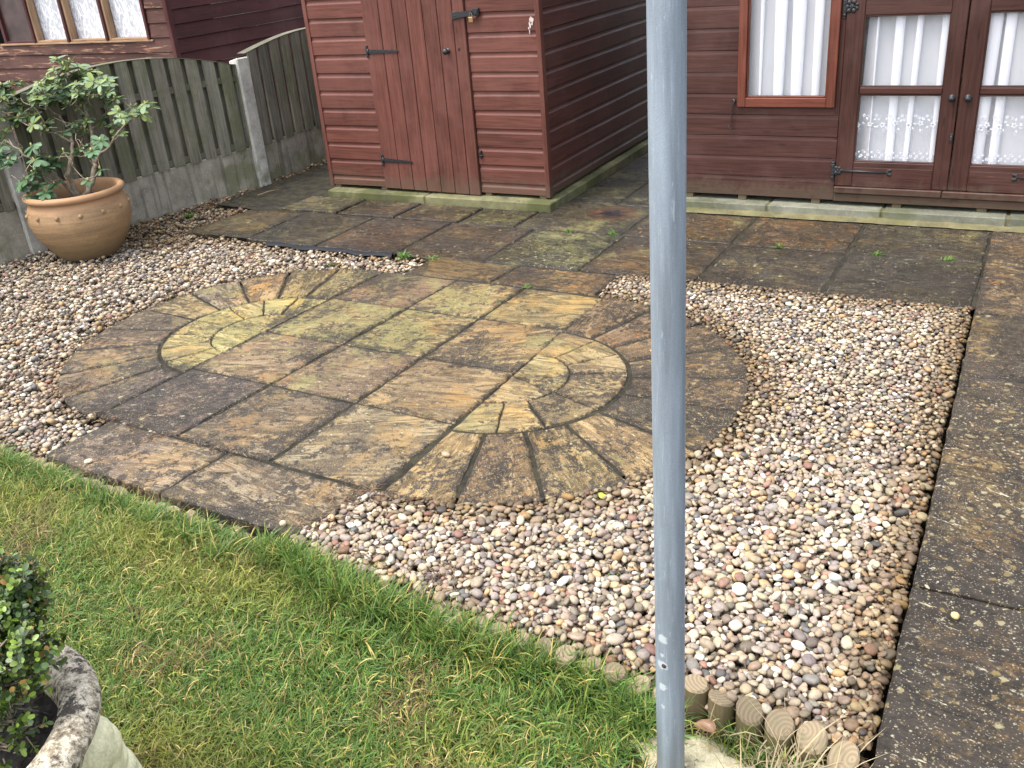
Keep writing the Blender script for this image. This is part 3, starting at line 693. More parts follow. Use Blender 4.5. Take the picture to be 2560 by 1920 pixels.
k&=~(np.hypot((x+.44)/.13,(y-1.44)/.07)<1)          # bare concrete round the pole
k&=~((np.hypot((x+.44)/.19,(y-1.44)/.12)<1)&(r.uniform(0,1,N)<.75))
k&=~((x>-.5)&(y>ey-.09)&(r.uniform(0,1,N)<.6))
x,y,ey=x[k],y[k],ey[k]; N=len(x)
n1=vnoise(x,y,3.2,1);n2=vnoise(x,y,11,2);n3=vnoise(x,y,26,3)
z=np.array([lawn_z(a,b) for a,b in zip(x,y)])-.012
ed=np.clip(1-(ey-y)/.13,0,1); thick=np.clip((n2-.35)*1.6,0,1)
keep=r.uniform(0,1,N)<(.62+.38*n3); x,y,z,n1,n2,n3,ed,ey=[q[keep] for q in (x,y,z,n1,n2,n3,ed,ey)]; N=len(x)
L=(.020+.018*n1+.022*n2)*r.uniform(.55,1.6,N)+ed*.030*r.uniform(0,1.3,N)*(n3>.38)+.022*np.clip(n3-.62,0,1)*r.uniform(0,3,N)+.014*np.clip((x+2)/1.5,0,1)*r.uniform(0,1,N)
W=r.uniform(.0013,.0030,N)*(1+.35*np.clip((x+2)/1.5,0,1))
gA=np.array([.088,.165,.030]);gB=np.array([.200,.215,.040]);gC=np.array([.060,.135,.030]);gS=np.array([.42,.33,.13]);gY=np.array([.30,.29,.06])
u=r.uniform(0,1,N)[:,None]; mx=np.clip((n1-.3)*1.7+r.normal(0,.22,N),0,1)[:,None]
C=gB*mx+gA*(1-mx); e_=(ed>.25)[:,None]; C=np.where(e_,gC*.35+gA*.65,C); C=np.where(u<.11,gS,C); C=np.where((u>.11)&(u<.23),gY,C); br=vnoise(x,y,7,8)[:,None]; C=np.where((br>.76)&(u>.6),np.array([.17,.125,.055]),C)
C=C*r.uniform(.5,1.5,(N,1))
sp=(np.hypot((x+.42)/.28,(y-1.46)/.15)<1)&(x>-.50)&(r.uniform(0,1,N)<.6); C[sp]=np.array([.40,.33,.19])*r.uniform(.7,1.1,(sp.sum(),1)); L[sp]*=2.0
o=grass_field('grass',np.stack([x,y,z],-1),L,W,C,lambda r,n:np.clip(r.normal(1.08,.42,n),.05,1.7)); tag(o,'mossy green and straw coloured lawn grass in the foreground','grass',kind='stuff')
# long tufts hanging over the edging and standing by the pole
cen=[];
for (tx,ty,n,l) in [(-2.80,1.66,150,.05),(-2.62,1.64,150,.055),(-2.30,1.62,150,.06),(-2.12,1.60,220,.07),(-1.95,1.58,220,.075),(-1.80,1.60,150,.07),(-1.62,1.58,260,.085),(-1.50,1.57,280,.09),(-1.36,1.555,260,.09),(-1.18,1.53,240,.085),(-1.08,1.53,260,.09),(-.98,1.53,260,.09),(-.88,1.53,200,.085),(-.75,1.52,220,.08),(-.66,1.51,220,.09),(-.58,1.49,200,.09),(-.38,1.52,60,.07),(-.30,1.50,60,.05),(-.24,1.47,70,.045),(-.44,1.62,40,.05),(-.36,1.63,30,.05),(-1.35,1.45,150,.06),(-.9,1.40,160,.06),(-3.1,1.70,120,.05)]:
    a=r.uniform(0,2*math.pi,n); q=r.normal(0,.030,n); 
    for i in range(n):
        px=tx+q[i]*2.0*math.cos(a[i]); py_=ty+q[i]*math.sin(a[i])
        if py_>edgeY(px)-.025 and ty<1.61: py_=edgeY(px)-.03
        cen.append((px,py_,lawn_z(px,py_)-.01,l*r.uniform(.5,1.5)))
for i in range(4200):
    px=random.uniform(-3.3,-.62); dens=.5+.5*math.sin(px*9+1)*math.sin(px*23)
    if random.random()>.35+.75*dens: continue
    cen.append((px,edgeY(px)-random.uniform(.022,.060),lawn_z(px,1.6)-.01,random.uniform(.03,.085)*(1 if px>-1.8 else .8)))
    if px>-1.85:
        for q in range(2): cen.append((px+random.gauss(0,.02),edgeY(px)-random.uniform(.020,.055),lawn_z(px,1.6)-.01,random.uniform(.055,.115)))
cen=np.array(cen); N=len(cen); u=r.uniform(0,1,(N,1)); C=np.array([.085,.155,.030])*r.uniform(.6,1.5,(N,1)); C=np.where(u<.12,np.array([.40,.34,.10]),C); C=np.where((u>.12)&(u<.25),np.array([.20,.25,.045]),C)
o=grass_field('long_grass',cen[:,:3],cen[:,3],r.uniform(.0020,.0042,N),C,lambda r,n:np.clip(r.normal(.80,.40,n),.05,1.5),9,4); tag(o,'longer dark green grass tufts leaning over the log edging','grass',kind='stuff')

# ------------------------------------------------------------------ log edging
def log(x,y,r_,top,tilt,yaw,label,group,pale=False,depth=.14):
    mb=MB(); seg=20; V=[];tc=[]; tn=random.uniform(.60,1.0)
    n=Vector((math.sin(tilt)*math.cos(yaw),math.sin(tilt)*math.sin(yaw),math.cos(tilt)))
    jr=[1+random.gauss(0,.012) for _ in range(seg)]; off=random.random()*9
    def ring(rr,zb,cut):
        out=[]
        for k in range(seg):
            th=2*math.pi*k/seg; dx,dy=rr*jr[k]*math.cos(th),rr*jr[k]*math.sin(th)
            z=zb-(n.x*dx+n.y*dy)/n.z if cut else zb
            out.append((x+dx,y+dy,z))
        return out
    A=ring(r_,top-depth,False);B=ring(r_,top-.006,True);Cc=ring(r_-.004,top,True)
    body=A+B; F=[(i,(i+1)%seg,seg+(i+1)%seg,seg+i) for i in range(seg)]
    mb.add(body,F,[(v[2]+off,v[0]-x+off,v[1]-y) for v in body],0,(1,1,1) if not pale else (1.2,1.2,1.1),smooth=True)
    T=B+Cc+[(x,y,top)]; F=[(i,(i+1)%seg,seg+(i+1)%seg,seg+i) for i in range(seg)]+[(seg+i,seg+(i+1)%seg,2*seg) for i in range(seg)]
    cx_,cy_=random.choice([-1,1])*random.uniform(.008,.028),random.uniform(-.028,.02)
    mb.add(T,F,[(v[0]-x+cx_,v[1]-y+cy_,0) for v in T],1,(tn,tn*.97,tn*.9) if not pale else (tn,1.02*tn,.88*tn))
    o=build('log_edging',mb,[M_log,M_end],origin=(x,y,top-depth)); tag(o,label,'edging log',group); return o
grp='sawn log edging between lawn and gravel'
spec=[(-.503,1.603,.030,.012,.12,.3,'flat-topped log just right of the grey pole, pale fuzzy sawn top'),(-.438,1.588,.029,.006,.35,1.0,'second log to the right of the pole, top sloping down'),(-.370,1.575,.031,.008,.45,-.9,'third log to the right of the pole with pale slanted top'),(-.302,1.566,.032,.004,.38,-1.2,'fourth log to the right of the pole, top cut at a slant'),(-.232,1.560,.033,.0,.42,-1.5,'wide slant-cut log, second from the right end of the row'),(-.163,1.535,.032,-.005,.6,-2.0,'last log at the right end of the edging beside the dark path')]
for s in spec: log(*s[:6],s[6],grp)
x=-.566; i=0
places={}
lg=[]
while x>-3.35: lg.append(x); x-=.066 if x<-.9 else .0655
for i,x in enumerate(lg):
    y=edgeY(x)-.012+random.gauss(0,.004); t=random.uniform(-.012,.004)
    ORD=['first','second','third','fourth','fifth','sixth','seventh','eighth','ninth','tenth','eleventh','twelfth','thirteenth','fourteenth','fifteenth','sixteenth','seventeenth','eighteenth','nineteenth','twentieth','twenty-first','twenty-second','twenty-third','twenty-fourth']
    if x>-.62: lab='log half hidden behind the left side of the grey pole'
    elif x>-1.72: lab='grass-hung brown log, %s to the left of the grey pole, before the pebble bed'%ORD[i]
    elif x>-3.03:
        j0=len([q for q in lg if q>-1.72]); lab='pale lichened log top, %s along the slab edge counted from the pebble bed'%ORD[i-j0]
    else:
        j1=len([q for q in lg if q>-3.03]); lab='pale log top beside the left pebbles, %s beyond the square slab corner'%ORD[i-j1]
    log(x,y,random.uniform(.027,.031),(-.006 if x>-1.0 else -.009)+t,random.uniform(.05,.5),random.uniform(-3,0),lab,grp+(' by the slabs' if x<-1.72 else ''),pale=x<-1.3)

# ------------------------------------------------------------------ grey post
root=thing('washing_line_post',(-.4875,1.385,-.06),'tall grey galvanised steel pole standing in a concrete footing at the lawn edge','pole')
mb=MB(); R0=.0288; prof=[(R0,z) for z in np.linspace(-.10,2.25,40)]+[(R0*.9,2.262),(0.0,2.265)]
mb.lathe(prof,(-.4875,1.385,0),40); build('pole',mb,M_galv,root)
mb=MB(); V=[];F=[];nr=7;ns=36
for i in range(nr):
    q=i/(nr-1)
    for k in range(ns):
        th=2*math.pi*k/ns; rr=(.02+.155*q)*(1+.18*math.sin(3*th+1)+.1*math.sin(5*th))
        V.append((-.432+rr*math.cos(th)*1.0,1.425+rr*math.sin(th)*.62,-.040-.035*q**2.5+.004*math.sin(9*th+q*7)+random.gauss(0,.0015)))
for i in range(nr-1):
    for k in range(ns): F.append((i*ns+k,i*ns+(k+1)%ns,(i+1)*ns+(k+1)%ns,(i+1)*ns+k))
F.append(tuple(range(ns))[::-1]); mb.add(V,F,smooth=True); build('footing',mb,M_foot,root)
mb=MB(); pts=[(-.4875+.031*math.cos(t)+0,1.385+.031*math.sin(t),-.040+random.gauss(0,.002)) for t in np.linspace(0,6.2,14)]; mb.tube(pts,.004,6); build('rust_collar',mb,m_simple('rust_brown',(.10,.06,.035),.9),root)
mb=MB(); mb.lathe([(.0,.001),(.0045,.0012),(.005,.0),(.0052,-.002)],(0,0,0),14)
a=math.atan2(-1,-.1); mb.V=[(-.4875+(R0+v[2])*math.cos(a)-v[0]*math.sin(a),1.385+(R0+v[2])*math.sin(a)+v[0]*math.cos(a),.274+v[1]) for v in mb.V]; build('screw_hole',mb,m_simple('rusty_hole',(.05,.025,.02),.9),root)

# ------------------------------------------------------------------ boarding helper
def profile(style,z0,z1,pitch):
    """outward offset d against height for a wall of horizontal boards, as (z,d,board index)"""
    out=[];k=0;z=z0
    while z<z1-1e-4:
        p=min(pitch,z1-z)
        if style=='ship': q=[(0,-.004),(.0005,.0095),(.003,.0125),(pitch-.031,.0125),(pitch-.028,.0115),(pitch-.021,.0065),(pitch-.014,.0045),(pitch-.001,.004)]
        elif style=='log': q=[(0,-.002),(.0005,.0085),(.002,.0105),(pitch-.022,.0105),(pitch-.012,.0085),(pitch-.0035,.0075),(pitch-.001,.006)]
        else: q=[(0,.0),(.0005,.016),(.003,.018),(pitch-.001,.006)]
        for a,d in q:
            if a<=p+1e-6: out.append((z+a,d,k))
        z+=pitch;k+=1
    return out
def boards(mb,O,U,Nn,u0,u1,z0,z1,zmin,zmax,style,pitch,colvar=.12,nails=None,mat=0,seed=0):
    """wall piece u0..u1 by zmin..zmax; boards laid from z0; U along, Nn outward"""
    pr=profile(style,z0,z1,pitch); O=Vector(O);U=Vector(U);Nn=Vector(Nn)
    byk={}
    for z,d,k in pr: byk.setdefault(k,[]).append((z,d))
    rr=random.Random(seed)
    for k in sorted(byk):
        q=byk[k]; off=rr.random()*60; c=1+rr.uniform(-colvar,colvar)
        lo,hi=q[0][0],q[-1][0]
        if hi<zmin or lo>zmax: continue
        pts=[]
        for z,d in q:
            if zmin<=z<=zmax: pts.append((z,d))
        # clip ends
        def interp(zq):
            for a,b in zip(q,q[1:]):
                if a[0]<=zq<=b[0]: t=(zq-a[0])/max(1e-9,b[0]-a[0]); return a[1]+(b[1]-a[1])*t
            return q[-1][1]
        if lo<zmin: pts=[(zmin,interp(zmin))]+pts
        if hi>zmax: pts=pts+[(zmax,interp(zmax))]
        if len(pts)<2: continue
        V=[];tc=[];nu=max(2,int((u1-u0)/.3)+1)
        for z,d in pts:
            for i in range(nu):
                u=u0+(u1-u0)*i/(nu-1); p=O+U*u+Nn*(d+.0012*math.sin(u*5+k*2)); V.append((p.x,p.y,z+.0010*math.sin(u*3.1+k*1.7))); tc.append((u+off,z+off,d))
        flip=U.cross(Vector((0,0,1))).dot(Nn)<0
        F=[]
        for a in range(len(pts)-1):
            for i in range(nu-1):
                f=(a*nu+i,a*nu+i+1,(a+1)*nu+i+1,(a+1)*nu+i); F.append(f[::-1] if flip else f)
        mb.add(V,F,tc,mat,(c,c,c),smooth=False)
        if nails:
            for u in nails:
                if u0<u<u1:
                    for dz in (.022,pitch-.045):
                        z=lo+dz
                        if zmin+.004<z<zmax-.004:
                            p=O+U*u+Nn*.0136
                            Q=[p+U*(.0022*math.cos(t))+Vector((0,0,.0022*math.sin(t))) for t in np.linspace(0,2*math.pi,7)[:-1]]
                            mb.add([(w.x,w.y,z+w.z-p.z) for w in Q],[tuple(range(6)) if not flip else tuple(range(5,-1,-1))],None,1,(1,1,1))
M_nail=m_simple('nail_head',(.03,.022,.02),.6)

def strap_outline(L,w0,w1): return [(0,-w0),(L-.01,-w1),(L,0),(L-.01,w1),(0,w0)]
def tee_hinge(parent,x,z,y,L=.19,tilt=-.03):
    mb=MB()
    mb.box((x-.013,y-.005,z-.040),(x+.004,y,z+.040),.0012)
    o=[(x+.004+u*math.cos(tilt)-v*math.sin(tilt),z+v*math.cos(tilt)+u*math.sin(tilt)) for u,v in strap_outline(L,.0135,.006)]
    mb.prism(o,y-.006,y-.0005); mb.tube([(x+.004,y-.006,z-.018),(x+.004,y-.006,z+.018)],.0055,8)
    for u in (.025,.075,.125,.172): mb.ball((x+.004+u,y-.007,z+u*tilt),.0042,(1,.5,1),8)
    for v in (-.028,.028): mb.ball((x-.006,y-.006,z+v),.0036,(1,.5,1),8)
    build('hinge',mb,M_black,parent)

# ------------------------------------------------------------------ red tool shed
SX0,SX1,SY=-4.312,-2.604,5.22; SB=.075; STOP=1.93
shed=thing('tool_shed',((SX0+SX1)/2,SY+1.1,.062),'brick-red painted tool shed with a boarded door, black hinges and a brass padlock','shed')
mb=MB(); pitch=.1135; zb=SB-.048
X=Vector((1,0,0));
for (u0,u1,zlo,zhi,sd_) in ((SX0,-3.848,SB,STOP,1),(-3.088,SX1,SB,STOP,2),(-3.848,-3.088,1.78,STOP,3)):
    boards(mb,(0,SY,0),(1,0,0),(0,-1,0),u0,u1,zb,STOP,zlo,zhi,'ship',pitch,nails=[u0+.022,u1-.022],seed=sd_)
build('front_wall',mb,[M_shed,M_nail],shed)
mb=MB(); boards(mb,(SX1-.016,0,0),(0,1,0),(1,0,0),SY+.01,7.55,zb,STOP+.1,SB,STOP+.1,'ship',pitch,nails=[SY+.04,6.4],seed=5)
boards(mb,(SX0+.016,0,0),(0,1,0),(-1,0,0),SY+.01,7.55,zb,STOP+.1,SB,STOP+.1,'ship',pitch,seed=6)
boards(mb,(0,7.55,0),(1,0,0),(0,1,0),SX0,SX1,zb,STOP+.1,SB,STOP+.1,'ship',pitch,seed=7)
build('side_wall',mb,[M_shed_shaded,M_nail],shed)
for x in (SX0-.0,SX1+.0):
    mb=MB(); s=1 if x>-3.4 else -1
    mb.box((min(x-.022*s,x+.006*s)-.001,SY-.018,SB-.012),(max(x-.022*s,x+.006*s)+.001,SY+.03,STOP),.002,grain=2); build('corner_trim',mb,M_shed,shed)
mb=MB(); mb.prism([(SX0-.08,STOP+.02),((SX0+SX1)/2,STOP+.34),(SX1+.08,STOP+.02),(SX1+.08,STOP+.045),((SX0+SX1)/2,STOP+.365),(SX0-.08,STOP+.045)],SY-.08,7.65)
build('roof',mb,M_felt,shed)
mb=MB(); mb.prism([(SX0,STOP-.01),(SX1,STOP-.01),((SX0+SX1)/2,STOP+.31)],SY-.008,SY+.01); build('gable',mb,M_shed,shed)
mb=MB(); mb.box((SX0+.03,SY+.03,SB+.005),(SX1-.03,7.5,SB+.02)); mb.box((SX0+.02,SY+.012,SB+.025),(SX1-.035,SY+.02,STOP-.02)); build('floor_and_lining',mb,M_plain,shed)
mb=MB()
for x,w in ((-4.262,.045),(-3.868,.045),(-3.42,.03),(-3.047,.045),(-2.655,.045)): mb.box((x-w/2,SY-.004,.0515),(x+w/2,7.5,SB+.004),.002,grain=1)
build('floor_bearer',mb,M_bear,shed)
door=MB(); dx=[-3.842,-3.712,-3.607,-3.503,-3.390,-3.284,-3.176,-3.094]
for i in range(7):
    c=1+random.uniform(-.09,.09); dz=random.uniform(-.003,.003)
    a,b=dx[i]+(.0 if i==0 else .0),dx[i+1]
    off=random.random()*40
    zl=.072-.002*i
    V=[];tc=[]; pr=[(a+.0010,.000),(a+.0035,.006),(b-.0035,.006),(b-.0010,.000)]
    for z in (zl,1.76):
        for x,d in pr: V.append((x,SY-.020-d,z)); tc.append((z+off,x+off,d))
    for z in (zl,1.76): 
        V.append((a+.001,SY-.006,z)); V.append((b-.001,SY-.006,z)); tc+=[(z+off,a,0),(z+off,b,0)]
    F=[(0,1,5,4),(1,2,6,5),(2,3,7,6),(8,0,4,10),(3,9,11,7),(8,9,3,2,1,0),(4,5,6,7,11,10)]
    door.add(V,F,tc,0,(c,c,c))
    for z in (.20+.006*i,.965,1.70,.215):
        door.box(((a+b)/2-.0015+random.uniform(-.02,.02),SY-.0266,z),((a+b)/2+.0015,SY-.0255,z+.003),mat=1)
door.box((-3.846,SY-.006,.075),(-3.088,SY-.002,1.77),col=(.15,.15,.15))
dobj=build('door',door,[M_shed,M_nail],shed,label='vertical boarded red door held by two long black tee hinges')
tee_hinge(dobj,-3.834,.955,SY-.0262,.235,.0); tee_hinge(dobj,-3.828,.262,SY-.0262,.235,-.03); tee_hinge(dobj,-3.834,1.60,SY-.0262,.235,0)
mb=MB(); mb.lathe([(0,.046),(.010,.045),(.0175,.038),(.0195,.029),(.016,.020),(.008,.014),(.008,.004),(.016,.003),(.017,.0)],(0,0,0),20)
mb.V=[(-3.232+v[0],SY-.026-v[2],.95+v[1]) for v in mb.V]; build('knob',mb,M_black,dobj)
mb=MB(); mb.prism([(-3.151+.0085*math.cos(t),.957+.0085*math.sin(t)) for t in np.linspace(0,2*math.pi,13)[:-1]],SY-.0275,SY-.0262); build('key_hole',mb,m_simple('dark_hole',(.01,.006,.005),.9),dobj)
mb=MB(); mb.prism([(-3.175,1.132),(-3.03,1.150),(-2.998,1.156),(-2.998,1.182),(-3.03,1.178),(-3.175,1.168)],SY-.036,SY-.030); mb.box((-3.176,SY-.031,1.128),(-3.145,SY-.026,1.172),.001); mb.box((-3.03,SY-.031,1.148),(-2.992,SY-.0145,1.188),.001)
for x,z in ((-3.165,1.15),(-3.15,1.15),(-3.002,1.168)): mb.ball((x,SY-.037,z),.004,(1,.5,1),8)
mb.tube([(-3.035,SY-.036,1.158),(-3.035,SY-.05,1.158),(-3.035,SY-.05,1.170),(-3.035,SY-.036,1.170)],.003,6); build('hasp',mb,M_black,dobj)
mb=MB(); mb.box((-3.078,SY-.028,.298),(-3.062,SY-.012,.345),.001); mb.tube([(-3.075,SY-.03,.31),(-3.052,SY-.03,.318)],.004,6); mb.ball((-3.07,SY-.03,.335),.005); build('lower_catch',mb,M_black,shed)
# bird splat on the front wall
mb=MB()
for (x,z,w,h) in ((-2.652,1.105,.013,.022),(-2.662,1.085,.008,.02),(-2.672,1.065,.005,.008),(-2.668,1.045,.003,.012)):
    mb.prism([(x+w*math.cos(t)*(1+.3*math.sin(3*t)),z+h*math.sin(t)*(1+.2*math.sin(4*t))) for t in np.linspace(0,2*math.pi,15)[:-1]],SY-.0142,SY-.0126)
build('white_splash',mb,m_simple('chalky_white',(.5,.42,.38),.8,nscale=150,namt=(.5,1.2)),shed)
# padlock hanging from the hasp: a thing of its own
pad=thing('padlock',(-3.035,SY-.048,1.118),'small brass padlock hanging from the black hasp of the red shed door','padlock')
mb=MB(); mb.box((-3.050,SY-.056,1.112),(-3.020,SY-.041,1.142),.002); build('lock_body',mb,M_brass,pad)
mb=MB(); mb.tube([(-3.035+.009*math.cos(t),SY-.0485,1.150+.014*math.sin(t)) for t in np.linspace(0,math.pi,9)]+[(-3.044,SY-.0485,1.14)],.0022,8); mb.tube([(-3.026,SY-.0485,1.15),(-3.026,SY-.0485,1.14)],.0022,8); build('shackle',mb,M_steel,pad)
# plinth
pl_=thing('shed_plinth',(-3.42,5.12,0),'low mossy green concrete base under the red tool shed','concrete base')
mb=MB(); mb.box((-4.292,5.122,-.02),(-3.488,7.62,.050),.006); build('base_slab',mb,M_plg,pl_)
mb=MB(); mb.box((-3.474,5.116,-.02),(-2.557,7.62,.052),.006); build('base_slab',mb,M_plg,pl_)
mb=MB(); mb.box((-3.49,5.13,-.02),(-3.472,7.6,.044)); build('joint',mb,M_fillet,pl_)

# ------------------------------------------------------------------ summerhouse
HY=5.45; HX0,HX1=-1.868,1.45; HB=.079; HT=2.05
sh=thing('summerhouse',(-.2,HY+1.0,.065),'dark brown timber summerhouse with glazed double doors and white net curtains','summerhouse')
mb=MB(); P_=.1162; z0=HB-.0
for (u0,u1,a,b,s_) in ((HX0,-1.497,HB,HT,11),(-1.497,-.962,HB,.588,11),(-1.497,-.962,1.60,HT,11),(-.962,-.940,HB,.55,11),(.262,HX1,HB,HT,12)):
    boards(mb,(0,HY,0),(1,0,0),(0,-1,0),u0,u1,z0,HT,a,b,'log',P_,.06,nails=[HX0+.03,-1.50,-.955,-1.28],seed=s_)
build('front_wall',mb,[M_sh,M_nail],sh)
mb=MB(); boards(mb,(HX0+.01,0,0),(0,1,0),(-1,0,0),HY+.0,7.6,z0,HT,HB,HT,'log',P_,seed=13); boards(mb,(HX1-.01,0,0),(0,1,0),(1,0,0),HY,7.6,z0,HT,HB,HT,'log',P_,seed=14); boards(mb,(0,7.6,0),(1,0,0),(0,1,0),HX0,HX1,z0,HT,HB,HT,'log',P_,seed=15)
build('side_wall',mb,[M_sh,M_nail],sh)
mb=MB(); mb.box((HX0-.008,HY-.016,HB-.008),(HX0+.028,HY+.03,HT),.002,grain=2); build('corner_trim',mb,M_sh,sh)
mb=MB(); mb.prism([(HX0-.1,HT+.01),(HX1+.1,HT+.01),(HX1+.1,HT+.04),(HX0-.1,HT+.04)],HY-.15,7.75); build('roof',mb,M_felt,sh)
mb=MB(); mb.box((HX0+.02,HY+.06,HB+.0),(HX1-.02,7.58,HB+.02)); mb.box((HX0+.02,7.56,HB+.02),(HX1-.02,7.585,HT-.02)); mb.box((HX0+.022,HY+.04,HB+.02),(HX0+.035,7.55,HT-.02)); mb.box((HX1-.035,HY+.04,HB+.02),(HX1-.022,7.55,HT-.02)); mb.box((HX0+.02,HY+.03,HT-.02),(HX1-.02,7.58,HT-.005))
build('inner_lining',mb,M_plain,sh)
mb=MB()
for x in (-1.78,-1.458,-1.036,-.602,-.178,.25,.7,1.2): mb.box((x-.024,HY-.001,.0500),(x+.024,7.5,HB+.001),.002,grain=1)
build('floor_bearer',mb,M_bear,sh)
# door surround
mb=MB(); mb.box((-.962,HY-.008,HB+.04),(-.938,HY+.03,1.9),.001,grain=2); mb.box((.24,HY-.008,HB+.04),(.262,HY+.03,1.9),.001,grain=2); mb.box((-.96,HY-.0085,1.9),(.262,HY+.03,1.96),.001)
mb.box((-.940,HY+.004,HB),(.262,HY+.03,.15),.001); build('door_surround',mb,M_sh,sh)
mb=MB(); mb.box((-.936,HY-.030,.124),(-.382,HY+.005,.160),.004); mb.box((-.379,HY-.030,.123),(.26,HY+.005,.159),.004); mb.box((-.938,HY-.016,HB-.004),(.26,HY+.003,.121),.003); build('door_sill',mb,M_doorw,sh)
# window
wz1=1.50
def frame_rect(mb,x0,x1,z0,z1,wl,wr,wb,wt,y0,y1,bev=.003,mat=0):
    mb.box((x0,y0,z0),(x0+wl,y1,z1),bev,grain=2,mat=mat); mb.box((x1-wr,y0,z0),(x1,y1,z1),bev,grain=2,mat=mat)
    mb.box((x0+wl,y0+.001,z0),(x1-wr,y1,z0+wb),bev,mat=mat); mb.box((x0+wl,y0+.001,z1-wt),(x1-wr,y1,z1),bev,mat=mat)
mb=MB(); frame_rect(mb,-1.495,-.963,.589,wz1,.046,.046,.050,.05,HY-.030,HY+.025)
frame_rect(mb,-1.449,-1.009,.639,wz1-.05,.010,.010,.010,.01,HY-.016,HY+.005,.003)
w=build('window',mb,M_frame,sh,label='orange brown framed window left of the double doors')
mb=MB(); mb.box((-1.452,HY-.009,.636),(-1.006,HY-.005,wz1-.047)); build('pane',mb,M_glass,w)
def stay(parent,x,z,y):
    mb=MB(); mb.ball((x,y-.008,z),.011,(1,.6,1)); mb.tube([(x+.006,y-.01,z+.008),(x+.002,y-.014,z-.008),(x-.004,y-.013,z-.03),(x-.008,y-.012,z-.085),(x-.010,y-.012,z-.135),(x-.006,y-.012,z-.148),(x-.014,y-.012,z-.155),(x-.024,y-.012,z-.148),(x-.024,y-.012,z-.138)],[.0035]*4+[.003]*5,8)
    mb.tube([(x,y,z+.002),(x,y-.014,z+.004)],.004,6)
    build('cabin_hook',mb,M_black,parent)
stay(sh,-1.516,.622,HY-.012)
def ornate_hinge(parent,x,z,y,L=.30,dirn=1):
    mb=MB(); d=dirn
    mb.box((x-.009,y-.006,z-.034),(x+.009,y,z+.034),.0015)
    for s in (-1,1):
        mb.ball((x,y-.003,z+s*.040),.009,(1,.4,1),10); mb.ball((x-.006,y-.003,z+s*.047),.005,(1,.4,1),8); mb.ball((x+.006,y-.003,z+s*.047),.005,(1,.4,1),8); mb.ball((x,y-.003,z+s*.056),.0048,(1,.4,1),8)
    for k in (-.02,0,.02): mb.ball((x,y-.007,z+k),.004,(1,.6,1),8)
    xs=x+d*.012
    # rose
    for (u,v,r_) in ((.018,.013,.012),(.018,-.013,.012),(.034,.012,.011),(.034,-.012,.011),(.046,0,.010),(.028,0,.012),(.008,0,.010)):
        mb.ball((x+d*u,y-.003,z+v),r_,(1,.32,1),12)
    mb.tube([(x+d*.045,y-.004,z),(x+d*(L-.03),y-.004,z-.002)],[.0065,.0055],8)
    for (u,v) in ((0,0),(.014,.012),(.014,-.012),(.004,.010),(.004,-.010)): mb.ball((x+d*(L-.018+u),y-.003,z-.002+v),.0085,(1,.35,1),10)
    build('hinge',mb,M_black,parent)
def rose_hinge(parent,x,z,y,dirn=1):
    mb=MB(); d=dirn; mb.box((x-.009,y-.006,z-.030),(x+.009,y,z+.034),.0015)
    for s in (-1,1):
        mb.ball((x,y-.003,z+s*.040),.009,(1,.4,1),10); mb.ball((x,y-.003,z+s*.053),.005,(1,.4,1),8)
    for (u,v,r_) in ((.02,.02,.012),(.02,-.02,.012),(.044,.022,.012),(.044,-.02,.012),(.060,.010,.009),(.060,-.008,.009),(.034,0,.014),(.012,0,.011)): mb.ball((x+d*u,y-.003,z+v),r_,(1,.34,1),10)
    for (u,v) in ((.03,.012),(.03,-.012),(.05,0),(0,.015),(0,-.015)): mb.ball((x+d*u,y-.008,z+v),.004,(1,.6,1),8)
    build('hinge',mb,M_black,parent)
def leaf(x0,x1,px0,px1,label,hd,hx,kx,low):
    mb=MB(); yb,yf=HY+.02,HY-.014
    frame_rect(mb,x0,x1,.163,1.88,px0-x0,x1-px1,.135,.10,yf,yb,.003)
    mb.box((px0,yf+.002,.656),(px1,yb-.006,.695),.006); mb.box((px0,yf+.002,1.052),(px1,yb-.006,1.150),.004)
    mb.box((px0+.006,yf-.0015,.163),(px1-.006,yf+.004,.268),.001)
    frame_rect(mb,px0-.001,px1+.001,.298,.656,.007,.007,.007,.006,yf+.004,yb-.008,.002); frame_rect(mb,px0-.001,px1+.001,.695,1.052,.007,.007,.006,.007,yf+.004,yb-.008,.002); frame_rect(mb,px0-.001,px1+.001,1.150,1.78,.007,.007,.006,.007,yf+.004,yb-.008,.002)
    o=build('door',mb,M_doorw,sh,label=label)
    for a,b in ((.298,.656),(.695,1.052),(1.150,1.78)):
        mb=MB(); mb.box((px0-.003,HY-.003,a-.003),(px1+.003,HY+.001,b+.003)); build('pane',mb,M_glass,o)
    ornate_hinge(o,hx,low,yf,.305,hd); rose_hinge(o,hx+(.004*hd),1.098,yf,hd)
    mb=MB(); mb.lathe([(0,.030),(.010,.029),(.015,.022),(.014,.014),(.008,.010),(.009,.005),(.0175,.0035),(.018,0)],(0,0,0),20); mb.V=[(kx+v[0],yf-v[2],.642+v[1]) for v in mb.V]
    mb.box((kx-.009,yf-.0315,.640),(kx+.009,yf-.029,.6435),col=(2,2,2)); build('knob',mb,M_black,o)
    return o
dl=leaf(-.936,-.3585,-.845,-.434,'left leaf of the glazed double doors, hinge strap at its foot',1,-.950,-.387,.248)
dr=leaf(-.3515,.238,-.263,.145,'right leaf of the glazed double doors, cut by the photo edge',-1,.25,-.311,.248)
mb=MB(); mb.box((-.376,HY-.020,.418),(-.360,HY-.014,.462),.001); mb.box((-.372,HY-.028,.428),(-.362,HY-.02,.452),.002,col=(3,2.4,2)); build('catch',mb,M_black,dl)
